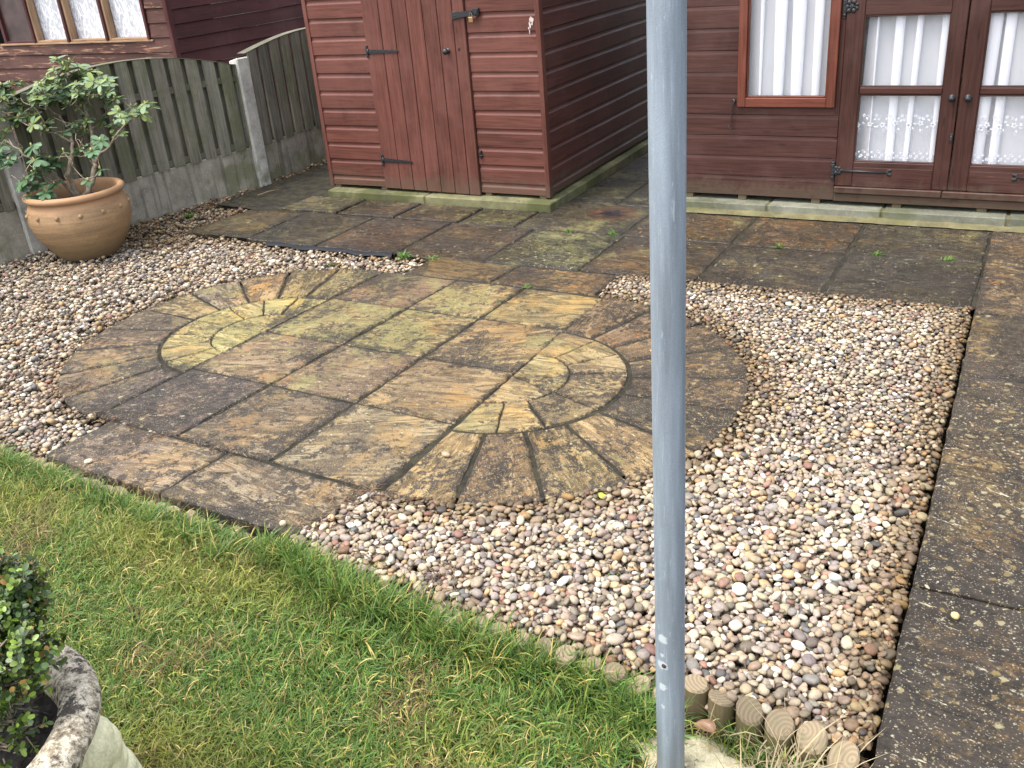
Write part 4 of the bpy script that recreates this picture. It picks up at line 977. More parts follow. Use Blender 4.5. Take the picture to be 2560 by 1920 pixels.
# curtains
def curtain(name,x0,x1,z0,z1,y,folds,amp,seed,label,emb=None,group=None,mat=None,lean=0.0,nosc=False):
    rr=random.Random(seed); n=folds*26; m=14; wp=(rr.uniform(-.075,.075),rr.uniform(-.035,.035))
    ph=[rr.uniform(-.6,.6) for _ in range(folds+2)]; am=[rr.uniform(.55,1.3) for _ in range(folds+2)]
    def f(t,zq):
        s=(t+wp[0]*math.sin(2*math.pi*t)+wp[1]*math.sin(4*math.pi*t+1)+.012*(zq-z0)*math.sin(7*t+seed))*folds; s=min(max(s,0),folds-1e-6); k=min(int(s),folds-1); a=am[k]+(am[k+1]-am[k])*(s-k); p=s*2*math.pi
        u=x0+(x1-x0)*t
        zz=(zq-z0)/(z1-z0)
        x=u+a*amp*math.sin(p+ph[0])*(.85+.25*zz)+lean*(zz)*.02*math.sin(t*9+seed)
        yy=y+a*amp*.35*math.cos(p+ph[0])+.004*math.sin(t*31+zq*4)
        return min(max(x,x0-.01),x1+.01),yy
    mb=MB(); V=[];tc=[]
    for j in range(m+1):
        z=z0+(z1-z0)*j/m
        for i in range(n+1):
            x,yy=f(i/n,z); V.append((x,yy,z)); tc.append((i/n*(x1-x0)*1.8,z,0))
    F=[(j*(n+1)+i,j*(n+1)+i+1,(j+1)*(n+1)+i+1,(j+1)*(n+1)+i) for j in range(m) for i in range(n)]
    mb.add(V,F,tc,smooth=True)
    c=thing(name,((x0+x1)/2,y,z0),label,'curtain',group)
    build('net_cloth',mb,mat or M_net,c)
    if emb:
        e=MB()
        def petal(cx_,cz,a,l,w):
            P=[];K=8
            for k in range(K):
                t=2*math.pi*k/K; u=l/2+l/2*math.cos(t); v=w*math.sin(t)*(1-.3*math.cos(t)); P.append((cx_+u*math.cos(a)-v*math.sin(a),y-amp*.55-.006,cz+u*math.sin(a)+v*math.cos(a)))
            e.add(P,[tuple(range(K))])
        def flower(cx_,cz,s,n=5):
            a0=rr.random()*6
            for k in range(n): petal(cx_,cz,a0+k*2*math.pi/n,s,s*.28)
        def curl(cx_,cz,s,d):
            pts=[(cx_+d*s*(.2+.8*t)*math.cos(5*t),y-amp*.55-.006,cz+s*(.2+.8*t)*math.sin(5*t)) for t in np.linspace(0,1,9)]; e.tube(pts,.0010,4)
        for zc,S in emb:
            x=x0+.02; i=0
            while x<x1-.01:
                if S>0:
                    flower(x,zc+rr.uniform(-.012,.012),.016*S)
                    for q in range(4): a=rr.uniform(0,6.28); petal(x+.024*math.cos(a),zc+.024*math.sin(a),a+rr.uniform(-.6,.6),.016,.004)
                    curl(x+.012,zc-.035,.012,1); curl(x-.016,zc+.038,.010,-1); flower(x+.03,zc+.042,.010); 
                    x+=rr.uniform(.055,.070)
                else:
                    flower(x,zc+rr.uniform(-.004,.004),.0105); petal(x+.014,zc+.012,.8,.013,.004); petal(x+.018,zc-.008,-.6,.012,.004)
                    if i%2: curl(x+.012,zc+.022,.010,1)
                    x+=rr.uniform(.030,.040)
                i+=1
        build('flower_embroidery',e,M_white,c)
    return c
curtain('net_curtain',-1.455,-1.01,.60,1.55,HY+.030,4,.052,3,'plain white net curtain behind the orange brown framed window')
curtain('net_curtain',-.86,-.40,.28,1.82,HY+.034,4,.048,8,'white net curtain with embroidered flowers behind the left glazed door',emb=[(.505,1),(.335,-1)],lean=1)
curtain('net_curtain',-.285,.165,.28,1.82,HY+.034,4,.048,15,'white net curtain with embroidered flowers behind the right glazed door at the photo edge',emb=[(.505,1),(.335,-1)],lean=1)
# plinth of the summerhouse
ph_=thing('summerhouse_plinth',(-.2,5.36,0),'low grey concrete kerb base under the brown summerhouse','concrete base')
xs=[-1.88,-1.288,-.664,-.048,.56,1.5]
for i in range(5):
    mb=MB(); mb.box((xs[i]+.007,5.362,-.02),(xs[i+1]-.007,5.56,.0500+.0007*i),.005,col=((1,1,.95),(1.2,1.2,1.15),(1.0,1.0,.95),(.75,.75,.7),(1,1,1))[i]); build('kerb_block',mb,M_plr,ph_)
mb=MB(); mb.box((-1.87,5.372,-.02),(1.5,7.7,.044)); build('mortar_core',mb,M_fillet,ph_)
mb=MB(); V=[];n=70
for i in range(n+1):
    x=-1.88+3.3*i/n; V+=[(x,5.292+random.gauss(0,.004),.001),(x,5.325,.007+random.gauss(0,.0015)),(x,5.364,.012+random.gauss(0,.002))]
F=[]
for i in range(n):
    for k in range(2): F.append((3*i+k,3*(i+1)+k,3*(i+1)+k+1,3*i+k+1))
mb.add(V,F,smooth=True); build('mortar_fillet',mb,M_fillet,ph_)

# ------------------------------------------------------------------ fence
def fpt(s,A,B):
    d=(B-A).normalized(); return A+d*s,d,Vector((d.y,-d.x,0))   # n points to the garden (+x)
def orient(mb,A,d,n):   # local (s,t,z) -> world ; s along fence, t towards the garden
    mb.V=[tuple(A+d*v[0]+n*v[1]+Vector((0,0,v[2]))) for v in mb.V]
def fence_bay(A,B,slat0,pitch,sw,ztop,label,zb=.27):
    A=Vector((*A,0));B=Vector((*B,0)); L=(B-A).length; d=(B-A).normalized(); n=Vector((d.y,-d.x,0))
    root=thing('fence_panel',tuple(A+d*L/2+Vector((0,0,zb))),label,'fence panel','hit and miss timber fence panels')
    f=MB(); s=slat0; i=0
    while s>.02: s-=pitch
    s+=pitch
    while s<L-.02:
        a,b=s,min(s+sw,L-.01); off=random.random()*50; c=random.uniform(.8,1.2); z0=zb+random.uniform(-.012,.004)
        ta,tb=ztop(a),ztop(b); th=.018; lean=random.gauss(0,.003)
        V=[(a,.012,z0),(b,.012,z0+.001),(b,.012+th,z0+.001),(a,.012+th,z0),(a+lean,.012,ta),(b+lean,.012,tb),(b+lean,.012+th,tb),(a+lean,.012+th,ta)]
        F=[(0,3,2,1),(4,5,6,7),(0,1,5,4),(1,2,6,5),(2,3,7,6),(3,0,4,7)]
        f.add(V,F,[(v[2]+off,v[0]+off,v[1]) for v in V],0,(c,c*random.uniform(.97,1.03),c*random.uniform(.92,1.04)))
        for z in (z0+.022,.74): f.box(((a+b)/2-.002,.0302,z),((a+b)/2+.002,.0308,z+.004),mat=1)
        s+=pitch
    orient(f,A,d,n); build('front_slats',f,[M_fence,M_nail],root)
    f=MB(); s=slat0-pitch*.5
    while s>.02: s-=pitch
    s+=pitch
    while s<L-.02:
        a,b=s-.002,min(s+sw,L-.01); off=random.random()*50; c=random.uniform(.65,.95); th=.016
        V=[(a,-.038,zb),(b,-.038,zb),(b,-.038+th,zb),(a,-.038+th,zb),(a,-.038,ztop(a)),(b,-.038,ztop(b)),(b,-.038+th,ztop(b)),(a,-.038+th,ztop(a))]
        f.add(V,[(0,3,2,1),(4,5,6,7),(0,1,5,4),(1,2,6,5),(2,3,7,6),(3,0,4,7)],[(v[2]+off,v[0]+off,v[1]) for v in V],0,(c,c,c)); s+=pitch
    orient(f,A,d,n); build('rear_slats',f,[M_fence,M_nail],root)
    for z in (.30,.775):
        f=MB(); f.box((.0,-.020,z-.022),(L-.0,.011,z+.022),.002); orient(f,A,d,n); build('rail',f,M_rail,root)
    cp=MB()   # thin curved capping strip
    K=24;V=[]
    for i in range(K+1):
        s=L*i/K; z=ztop(s); V+=[(s,-.042,z),(s,.032,z),(s,.032,z+.005),(s,-.042,z+.005)]
    F=[]
    for i in range(K):
        for k in range(4): F.append((4*i+k,4*i+(k+1)%4,4*i+4+(k+1)%4,4*i+4+k))
    cp.add(V,F,[(v[0],v[1],v[2]) for v in V]); orient(cp,A,d,n); build('capping',cp,M_rail,root)
    return root
def conc_post(x,y,label,h=.91,yaw=0.0):
    mb=MB(); a=.052
    mb.box((x-a,y-a,-.1),(x+a,y+a,h),.008,R=Matrix.Rotation(yaw,3,'Z'),c=(x,y,0))
    mb.V=[(vx,vy,vz-(.02 if vz>h-.02 and vx<x-a*.3 else 0)) for vx,vy,vz in mb.V]
    o=build('concrete_post',mb,M_post,origin=(x,y,0)); tag(o,label,'fence post','concrete fence posts')
def gboard(A,B,label,h=.275):
    A=Vector((*A,0));B=Vector((*B,0)); L=(B-A).length; d=(B-A).normalized(); n=Vector((d.y,-d.x,0))
    mb=MB(); mb.box((0,-.022,-.10),(L,.022,h),.004); orient(mb,A,d,n)
    o=build('gravel_board',mb,M_gb,origin=tuple(A)); tag(o,label,'gravel board','concrete gravel boards under the fence')
FA=Vector((-5.50,3.55)); FB=Vector((-5.14,5.42)); fd=(FB-FA).normalized()
def FP(s): q=FA+fd*s; return (q.x,q.y)
yawf=math.atan2(fd.y,fd.x)
ht1=lambda s:1.010-.150*min(1,abs((s-.78)/.90))**2.0   # s from the left end of the bay
fence_bay(FP(.145),FP(1.85),.637,.1303,.088,ht1,'arched grey-green fence panel behind the terracotta pot and rhododendron')
gboard(FP(.15),FP(1.828),'pale concrete gravel board behind the terracotta pot, streaked with damp')
conc_post(*FP(.098),'concrete fence post left of the terracotta pot, half behind the shrub',yaw=yawf)
conc_post(*FP(1.884),'pale concrete fence post standing between the two visible fence panels',yaw=yawf)
fence_bay(FP(-1.80),FP(.045),.60,.1303,.088,lambda s:1.01-.15*((s-.9)/.9)**2,'fence panel at the far left edge, mostly hidden by the shrub')
gboard(FP(-1.80),FP(.045),'dark concrete gravel board at the far left edge below the shrub')
p2s=FP(1.936); F2=(p2s[0]-.02,p2s[1]); F3=(-5.17,7.2)
fence_bay(F2,F3,.035,.128,.09,lambda s:.925+.085*math.sin(min(1,s/.75)*math.pi/2),'mossy green fence panel running behind the left corner of the red shed')
gboard(F2,F3,'green stained concrete gravel board beside the red shed')
conc_post(-5.17,7.26,'concrete fence post behind the red shed')

# ------------------------------------------------------------------ neighbour's shed beyond the fence
NY=6.1; kx=NY/6.9
def nb(px,py): x,z=onY(*c1(px,py),NY); return x,z
NX1=nb(1150,370)[0]; pitch=.1165
zref=nb(600,345)[1]
sn=thing('neighbour_shed',(NX1-2,NY+1,-.1),'old brown weatherboarded shed with flaking paint beyond the fence','shed')
zs=nb(500,262)[1]   # window sill line
zb=zref-pitch*8
mb=MB(); NX0=NX1-4.2; wx=[nb(35,285)[0]-.10, nb(975,255)[0]+.02]
for (a,b,u,v,s_) in ((NX0,NX1,-.3,zs-.01,21),(wx[1],NX1,zs-.01,2.3,21),(NX0,wx[0]-.25,zs-.01,2.3,21),(wx[0]-.25,wx[1],1.62,2.3,22)):
    boards(mb,(0,NY,0),(1,0,0),(0,-1,0),a,b,zb,2.3,u,v,'weather',pitch,.15,nails=None,seed=s_)
build('front_wall',mb,[M_nb,M_nail],sn)
mb=MB(); boards(mb,(NX1-.01,0,0),(0,1,0),(1,0,0),NY+.01,9.2,zb-.02,2.3,-.3,2.3,'weather',pitch,.12,seed=25); build('side_wall',mb,[M_nbd,M_nail],sn)
mb=MB(); mb.box((NX1-.03,NY-.028,-.1),(NX1+.012,NY+.02,2.3),.003,grain=2); build('corner_trim',mb,M_nbd,sn)
mb=MB(); mb.box((NX0-.1,NY-.12,2.3),(NX1+.1,9.3,2.36),.005); build('roof',mb,M_felt,sn)
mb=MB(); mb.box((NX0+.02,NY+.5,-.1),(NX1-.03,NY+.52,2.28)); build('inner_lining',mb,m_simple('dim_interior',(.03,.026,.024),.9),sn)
bot=[(20,175),(250,468),(480,722),(730,985)]
M_bare=wood('bare_worn_frame',(.30,.19,.11),rough=.75,worn=(.10,.04,.03),worn_amt=.3)
X=[nb(a,262)[0] for a in (35,240,460,710,980)]
for i in range(4):
    a,b=X[i],X[i+1]
    f=MB(); frame_rect(f,a-.008,b-.010,zs-.004,1.62,.036,.030,.016,.03,NY-.010,NY+.056,.002)
    w=build('window',f,M_bare if i else M_nbd,sn,label=None if i else 'dark window without a curtain')
    g_=MB(); g_.box((a+.022,NY+.034,zs+.006),(b-.030,NY+.038,1.6)); build('pane',g_,M_glass,w)
    g_=MB(); g_.box((b-.024,NY-.030,zs-.006),(b+.006,NY-.008,1.64),.003,grain=2); build('mullion',g_,M_nbd,w)
    if i:
        curtain('lace_curtain',a+.015,b-.035,zs+.0,1.7,NY+.07,3,.012,30+i,('lace curtain in the neighbouring shed window second from left','lace curtain in the middle right window of the neighbouring shed','lace curtain in the right-hand window of the neighbouring shed')[i-1],mat=M_lace,group='lace curtains in the neighbouring shed')
mb=MB(); mb.box((X[0]+.03,NY+.02,zs+.012),(X[1]-.042,NY+.028,1.6)); build('dark_window_sheet',mb,m_simple('dim_window_dark',(.05,.03,.026),.5,nscale=7,namt=(.5,1.5)),sn)  # dark sheet: the dimness behind the curtainless window, put into colour
mb=MB(); mb.box((X[0]-.06,NY-.024,zs-.022),(X[4]+.03,NY-.002,zs-.006),.002); build('window_sill',mb,M_bare,sn)

# ------------------------------------------------------------------ terracotta pot
PX,PY=-5.030,3.695
pot=thing('terracotta_pot',(PX,PY,-.01),'large bulbous terracotta pot with a rolled rim and a band of studs on the pebbles','plant pot')
mb=MB(); Hh=.395
prof=[(.02,-.01),(.160,-.01),(.178,.005),(.212,.05),(.252,.11),(.282,.175),(.296,.235),(.292,.285),(.276,.325),(.262,.348),(.262,.358),(.279,.362),(.288,.374),(.288,.386),(.280,.396),(.266,.400),(.252,.395),(.246,.382),(.243,.36),(.25,.32),(.25,.28)]
mb.lathe(prof,(PX,PY,0),72,wob=.004); build('pot_body',mb,M_pot,pot)
mb=MB()
for k in range(14):
    th=2*math.pi*k/14+.25; mb.ball((PX+.292*math.cos(th),PY+.292*math.sin(th),.290),.0135,(1,1,1),10)
build('stud_band',mb,M_pot,pot)
mb=MB(); V=[(PX,PY,.325)];n=40;rings=8
for i in range(1,rings+1):
    for k in range(n):
        th=2*math.pi*k/n; V.append((PX+.249*i/rings*math.cos(th),PY+.249*i/rings*math.sin(th),.325-.02*(i/rings)+random.gauss(0,.005)))
F=[(0,1+k,1+(k+1)%n) for k in range(n)]+[(1+i*n+k,1+i*n+n+k,1+i*n+n+(k+1)%n,1+i*n+(k+1)%n) for i in range(rings-1) for k in range(n)]
mb.add(V,F)
for q in range(160):
    a=random.random()*6.28; rr=.23*math.sqrt(random.random()); x,y=PX+rr*math.cos(a),PY+rr*math.sin(a); b=random.random()*6.28; l=random.uniform(.01,.03)
    mb.tube([(x,y,.322),(x+l*math.cos(b),y+l*math.sin(b),.322+random.uniform(0,.012))],.0015,4,col=tuple(x_*random.uniform(4,14) for x_ in (1,.8,.6)))
build('compost',mb,M_soil,pot)

# ------------------------------------------------------------------ shrub builder
def add_leaf(V,F,C,T,p,d,up,L,W,col_,fold=.25,droop=.3,nseg=4):
    d=d.normalized(); s=d.cross(up)
    if s.length<1e-3: s=Vector((1,0,0))
    s.normalize(); n=s.cross(d).normalized(); b=len(V)
    ww=(.16,.70,1.0,.92,.62,0) if nseg>=5 else (.22,.92,.98,.66,0); tt=(0,.22,.48,.74,.92,1) if nseg>=5 else (0,.3,.62,.90,1); nseg=len(ww)-1
    for k in range(nseg+1):
        t=tt[k]; w=W*ww[k]*.5
        c=p+d*(L*t)-n*(droop*L*t*t)
        if k==nseg: V.append(c)
        else: V+= [c-s*w+n*(fold*w), c, c+s*w+n*(fold*w)]
    for k in range(nseg-1):
        a=b+3*k; F+= [(a,a+1,a+4,a+3),(a+1,a+2,a+5,a+4)]
    a=b+3*(nseg-1); F+=[(a,a+1,a+3),(a+1,a+2,a+3)]
    C+= [col_]*(len(V)-b)
def leafmesh(name,V,F,C,mat,parent):
    mb=MB(); mb.V=[tuple(v) for v in V]; mb.F=F; mb.MI=[0]*len(F); mb.SM=[True]*len(F); mb.TC=mb.V; mb.COL=C; mb.PAR=[(0,0,0)]*len(V); mb.n=len(V)
    return build(name,mb,mat,parent)
# rhododendron
rh=thing('rhododendron',(PX+.02,PY,.31),'leggy rhododendron with grey-green leaf rosettes and bare stems growing in the terracotta pot','shrub')
W_=[(370,380,1),(415,405,1),(500,425,1),(585,460,1),(400,455,.9),(310,500,1.1),(268,545,1),(215,600,1.1),(340,545,1),(480,490,1.1),(545,510,1),(640,500,1),(692,520,1.2),(400,580,1.1),(480,590,1),(530,560,.9),(60,540,1.1),(130,530,1),(30,590,1),(20,640,1),(100,650,1),(60,700,1),(140,700,1),(220,745,.9),(290,790,1),(640,545,.9),(700,585,1),(740,640,.9),(600,525,1),(850,690,.8),(930,670,1.2),(965,690,1.2),(760,720,.9),(650,775,.9),(560,750,.8),(645,905,1.1),(470,825,.9),(530,835,.6),(90,980,1.1),(210,940,1),(315,1025,1.2),(300,1070,1),(160,1150,1.1),(240,1190,1),(350,1190,1),(740,790,.8),(20,910,1),(30,850,1),(180,650,.9),(360,625,1.1),(440,625,1),(560,600,1),(325,660,.9),(540,940,.6),(-60,600,1),(-70,720,1),(-80,850,1.1),(-50,1000,1),(120,760,.8),(280,610,1),(10,560,1),(455,395,.9),(520,470,1),(650,1090,.7)]
pd=float(np.dot(CR[2],np.array([PX,PY,.35-HC])))
wh=[]
for (u,v,s) in W_:
    w=ray(*c1(u,v)); dp=pd+random.uniform(-.20,.22)
    if v>880: dp=pd-random.uniform(.12,.26)
    for q in range(30):
        p=Vector((w[0]*dp,w[1]*dp,HC+w[2]*dp))
        if p.x>fenceX(p.y)+.10: break
        dp-=.03
    wh.append((p,s*random.uniform(.9,1.1),u,v))
for p,s_,u,v in list(wh)+list(wh):
    if random.random()<.66:
        q=p+Vector((random.uniform(-.06,.06),random.uniform(-.12,.02),random.uniform(-.07,.02)))
        if q.x>fenceX(q.y)+.10: wh.append((q,s_*.9,u,v))
base=Vector((PX+.02,PY,.31))
def cpt(u,v,dz=0): w=ray(*c1(u,v)); dp=pd+dz; return Vector((w[0]*dp,w[1]*dp,HC+w[2]*dp))
limbs=[[base,cpt(470,1200),cpt(445,1120,-.02),cpt(455,1010,-.03),cpt(470,920,.0),cpt(440,830,.02),cpt(380,740,.05)],
       [base,cpt(560,1230),cpt(600,1150,.03),cpt(610,1060,.05),cpt(590,950,.06),cpt(600,860,.05),cpt(560,760,.05),cpt(540,660,.05)],
       [cpt(610,1060,.05),cpt(650,980,.0),cpt(700,940,-.03),cpt(760,850,-.05),cpt(850,760,-.06)],
       [base+Vector((0,.0,.02)),cpt(400,1170,-.08),cpt(330,1110,-.14),cpt(230,1050,-.18),cpt(120,960,-.2),cpt(30,900,-.2)],
       [cpt(470,920,.0),cpt(360,860,-.05),cpt(250,820,-.08),cpt(120,780,-.1),cpt(20,740,-.1)],
       [cpt(380,740,.05),cpt(300,690,.02),cpt(220,690,-.02),cpt(120,740,-.04)],
       [cpt(560,760,.05),cpt(500,690,.02),cpt(450,600,0),cpt(420,500,0)]]
tr=MB(); nodes=[]
for i,lb in enumerate(limbs):
    r0=(.017,.019,.010,.011,.008,.006,.007)[i]; n=len(lb); P=[]
    for k in range(n-1):
        for q in range(3):
            t=q/3; P.append(lb[k].lerp(lb[k+1],t)+Vector([random.gauss(0,.004) for _ in range(3)])*(1 if k+q else 0))
    P.append(lb[-1]); rad=[r0*(1-.62*k/len(P)) for k in range(len(P))]
    tr.tube(P,rad,8); nodes+= [(p,.0) for p in P[4:]]
build('trunk',tr,M_bark,rh)
tw=MB(); cc=base
order=sorted(wh,key=lambda q:(q[0]-base).length)
for p,s,u,v in order:
    nd=min(nodes,key=lambda q:(q[0]-p).length+.35*max(0,(q[0]-base).length-(p-base).length)+.15*max(0,q[0].z-p.z))[0]
    L=(p-nd).length; k=max(2,int(L/.04)); P=[]
    for i in range(k+1):
        t=i/k; q=nd.lerp(p,t); q=q+Vector((0,0,-.18*L*math.sin(math.pi*t)*.6))+Vector([random.gauss(0,.005) for _ in range(3)])*(1 if 0<i<k else 0); P.append(q)
    tw.tube(P,[.0038*(1-t_)+.0022*t_ for t_ in np.linspace(0,1,len(P))],6)
    nodes+=[(q,0) for q in P[1:]]
for i in range(150):   # bare twigs
    p=random.choice(nodes)[0]; dr_=Vector((random.gauss(0,1),random.gauss(0,1),random.uniform(-.2,1.2))).normalized(); l=random.uniform(.03,.12)
    P=[p]; 
    for k in range(3): dr_=(dr_+Vector([random.gauss(0,.35) for _ in range(3)])).normalized(); P.append(P[-1]+dr_*l/3)
    if P[-1].x<fenceX(P[-1].y)+.05: continue
    tw.tube(P,[.0026,.002,.0017,.001],5,col=random.choice([(1.0,1.0,1.0),(1.9,1.8,1.8),(2.4,2.2,2.1)]))
build('twigs',tw,M_bark,rh)
V=[];F=[];C=[]; bud=MB()
for p,s,u,v in wh:
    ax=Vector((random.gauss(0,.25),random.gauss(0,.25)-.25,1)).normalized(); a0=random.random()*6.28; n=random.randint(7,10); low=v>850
    for k in range(n):
        a=a0+2*math.pi*k/n+random.gauss(0,.2); t1=ax.orthogonal().normalized(); t2=ax.cross(t1)
        el_=random.uniform(-.4,.4) if not low else random.uniform(-.5,.25); d=(t1*math.cos(a)+t2*math.sin(a))*math.cos(el_)+ax*math.sin(el_)
        L=s*random.uniform(.042,.074); base_c=(.125,.195,.095) if random.random()<.62 else (.15,.20,.055)
        kk=random.uniform(.75,1.3)
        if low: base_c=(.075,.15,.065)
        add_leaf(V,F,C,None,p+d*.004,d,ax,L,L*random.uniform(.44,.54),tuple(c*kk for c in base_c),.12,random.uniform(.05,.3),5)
    for k in range(random.randint(2,4)):   # young yellowish leaves in the middle
        a=random.random()*6.28; t1=ax.orthogonal().normalized(); t2=ax.cross(t1); d=(t1*math.cos(a)+t2*math.sin(a))*.6+ax
        add_leaf(V,F,C,None,p,d,ax,.022*s,.008*s,(.26,.26,.06),.2,.1,3)
    if random.random()<.45: bud.ball(tuple(p+ax*.014),.0065,(1,1,1.7),8)
leafmesh('foliage',V,F,C,M_rhod,rh)
tag(build('buds',bud,m_simple('bud_green',(.30,.30,.10),.5),rh),kind='stuff')

# ------------------------------------------------------------------ stone urn with box shrub
UX,UY,UZ=-1.565,.540,.40
urn=thing('stone_urn',(UX,UY,-.05),'weathered stone planter with a thick blotched rim on the lawn at lower left','planter')
mb=MB(); prof=[(.10,-.45),(.12,-.42),(.10,-.36),(.09,-.30),(.13,-.24),(.20,-.18),(.25,-.11),(.262,-.07),(.262,-.055),(.285,-.045),(.299,-.026),(.299,-.010),(.288,.004),(.268,.010),(.246,.008),(.232,-.002),(.225,-.018),(.222,-.06),(.22,-.09)]
mb.lathe(prof,(UX,UY,UZ),72,wob=.006); build('bowl',mb,M_urn,urn)
mb=MB(); V=[(UX,UY,UZ-.045)];n=48;rings=12
for i in range(1,rings+1):
    for k in range(n):
        th=2*math.pi*k/n; V.append((UX+.223*i/rings*math.cos(th),UY+.223*i/rings*math.sin(th),UZ-.045-.018*(i/rings)+random.gauss(0,.003)))
F=[(0,1+k,1+(k+1)%n) for k in range(n)]+[(1+i*n+k,1+i*n+n+k,1+i*n+n+(k+1)%n,1+i*n+(k+1)%n) for i in range(rings-1) for k in range(n)]
mb.add(V,F)
for q in range(420):
    a=random.random()*6.28; rr=.215*math.sqrt(random.random()); x,y=UX+rr*math.cos(a),UY+rr*math.sin(a); b=random.random()*6.28; l=random.uniform(.006,.022)
    z=UZ-.058+random.uniform(0,.006); c_=random.choice([(1,1,1),(2,1.8,1.6),(3,2.5,2),(12,11,10) if random.random()<.12 else (1.5,1.4,1.3)])
    mb.tube([(x,y,z),(x+l*math.cos(b),y+l*math.sin(b),z+random.uniform(0,.007))],random.uniform(.001,.003),4,col=c_)
build('compost',mb,M_soil,urn)
# pale modelled figure supporting the bowl
def gz(px,py,z): x,y=G(px/3.53,1450+py/3.53,z); return x,y
fg=MB()
for (u,v,z,r_,sc) in ((835,1365,.245,.036,(1,1,1.1)),(850,1470,.20,.050,(1,1,1.1)),(800,1560,.17,.062,(1,1,1.2)),(900,1590,.13,.052,(1,1,1)),(985,1650,.08,.048,(1.15,1,.8)),(740,1500,.22,.06,(1,1,1.2)),(1010,1740,.04,.055,(1.2,1,.7)),(880,1760,.05,.08,(1.1,1,1))):
    x,y=gz(u,v,z); fg.ball((x,y,z),r_,sc,16)
o=build('figure_support',fg,M_fig,urn)
for ms,mt in (('remesh','REMESH'),('smooth','SMOOTH')):
    md=o.modifiers.new(ms,mt)
    if mt=='REMESH': md.mode='VOXEL'; md.voxel_size=.005; md.use_smooth_shade=True
    else: md.iterations=4; md.factor=.5
# box shrub
bx=thing('box_shrub',(UX-.05,UY+.03,UZ-.05),'small-leaved box shrub with bright green tips growing in the stone planter','shrub')
V=[];F=[];C=[]; st=MB(); root_=Vector((UX-.10,UY+.02,UZ-.05))
def sprig(p,d,L,young):
    d=d.normalized(); k=int(L/.0075)
    P=[p]; q=p
    for i in range(k):
        q=q+d*.0075; P.append(q)
        t1=d.orthogonal().normalized(); t2=d.cross(t1); a=(i%2)*math.pi/2+random.gauss(0,.4)
        for s_ in (0,math.pi):
            e=(t1*math.cos(a+s_)+t2*math.sin(a+s_))*.9+d*random.uniform(.4,1.1)
            yb_=young and i>k*.35
            c=(.155,.235,.030) if yb_ else (.050,.092,.020)
            if random.random()<.03: c=(.35,.20,.06)
            kk=random.uniform(.5,1.35); l=random.uniform(.008,.0165)
            add_leaf(V,F,C,None,q,e,d,l,l*.66,tuple(x*kk for x in c),.15,.15,3)
    st.tube([P[0],P[len(P)//2],P[-1]],[.0016,.0013,.001],4)
def cloud(c,r_,n,young,sq=(1,1,1)):
    for i in range(n):
        v=Vector([random.gauss(0,1) for _ in range(3)]).normalized(); rad=r_*random.random()**.45
        p=Vector(c)+Vector((v.x*sq[0],v.y*sq[1],v.z*sq[2]))*rad
        sprig(p,(v+Vector((0,0,.7))).normalized(),random.uniform(.018,.038),random.random()<young)
def at7(u,v,X): # crop position -> point on the plane X, not below the compost
    px,py=u/2.212,1170+v/2.212; w=ray(px,py); t=X/w[0]
    if HC+w[2]*t<UZ-.02: t=(UZ-.02-HC)/w[2]
    return Vector((w[0]*t,w[1]*t,HC+w[2]*t))
cl_=[(at7(-20,700,-1.52),.060,100,.35),(at7(30,640,-1.50),.045,60,.45),(at7(70,720,-1.48),.045,55,.3),(at7(110,680,-1.46),.028,22,.6),(at7(0,860,-1.50),.065,90,.2),(at7(80,850,-1.46),.040,44,.2),(at7(195,960,-1.40),.028,30,.85),(at7(170,1050,-1.38),.036,36,.75),(at7(245,1035,-1.37),.016,10,.9),(at7(50,1120,-1.42),.042,38,.7),(at7(20,1200,-1.42),.034,28,.6),(at7(130,1180,-1.40),.024,14,.6),(at7(70,1400,-1.40),.020,12,.7),(at7(120,1440,-1.40),.017,10,.8),(at7(0,1560,-1.40),.028,14,.5),(at7(-80,1000,-1.5),.08,110,.4),(at7(-120,750,-1.55),.08,110,.4),(at7(-120,1300,-1.5),.07,70,.5),(at7(-260,900,-1.6),.10,130,.4)]
for c,r_,n,yg in cl_:
    cloud(c,r_,n,yg)
    mid=root_.lerp(c,.5)+Vector((0,0,.01))+Vector([random.gauss(0,.012) for _ in range(3)]); st.tube([root_,mid,c],[.006,.004,.0025],6)
    for i in range(3):
        e=c+Vector([random.gauss(0,r_*.5) for _ in range(3)]); st.tube([mid,mid.lerp(e,.5)+Vector([random.gauss(0,.01) for _ in range(3)]),e],[.003,.0022,.0015],5)
leafmesh('foliage',V,F,C,M_box,bx)
build('stems',st,M_bark,bx)

# ------------------------------------------------------------------ small loose things
def stone(x,y,z,a,b,c,colr,label):
    mb=MB(); V0,F0=ico(2); rr=np.random.default_rng(int(abs(x*1000))); d=np.ones(len(V0))
    for q in range(5): d+=.08*np.sin(V0@rr.normal(0,1.8,3)+rr.uniform(0,6))
    th=rr.uniform(0,3); V=V0*d[:,None]*np.array([a,b,c]); V=np.stack([V[:,0]*math.cos(th)-V[:,1]*math.sin(th)+x,V[:,0]*math.sin(th)+V[:,1]*math.cos(th)+y,V[:,2]+z],-1)
    mb.add(V.tolist(),F0.tolist(),None,0,colr,smooth=True); o=build('loose_pebble',mb,M_peb,origin=(x,y,z)); tag(o,label,'pebble','loose pebbles lying on the paving')
stone(-1.602,2.302,.010,.017,.012,.009,(.30,.22,.14),'brown flat pebble on a wedge slab of the circle near its front edge')
stone(-2.804,1.813,.008,.014,.009,.007,(.55,.47,.34),'cream pebble lying on the left square slab by the lawn')
stone(-1.864,1.763,.009,.011,.010,.009,(.55,.45,.28),'squarish cream stone on the corner of the right square slab by the lawn')
stone(.001,2.046,.024,.011,.009,.008,(.42,.33,.16),'small ochre stone lying alone on the dark path')
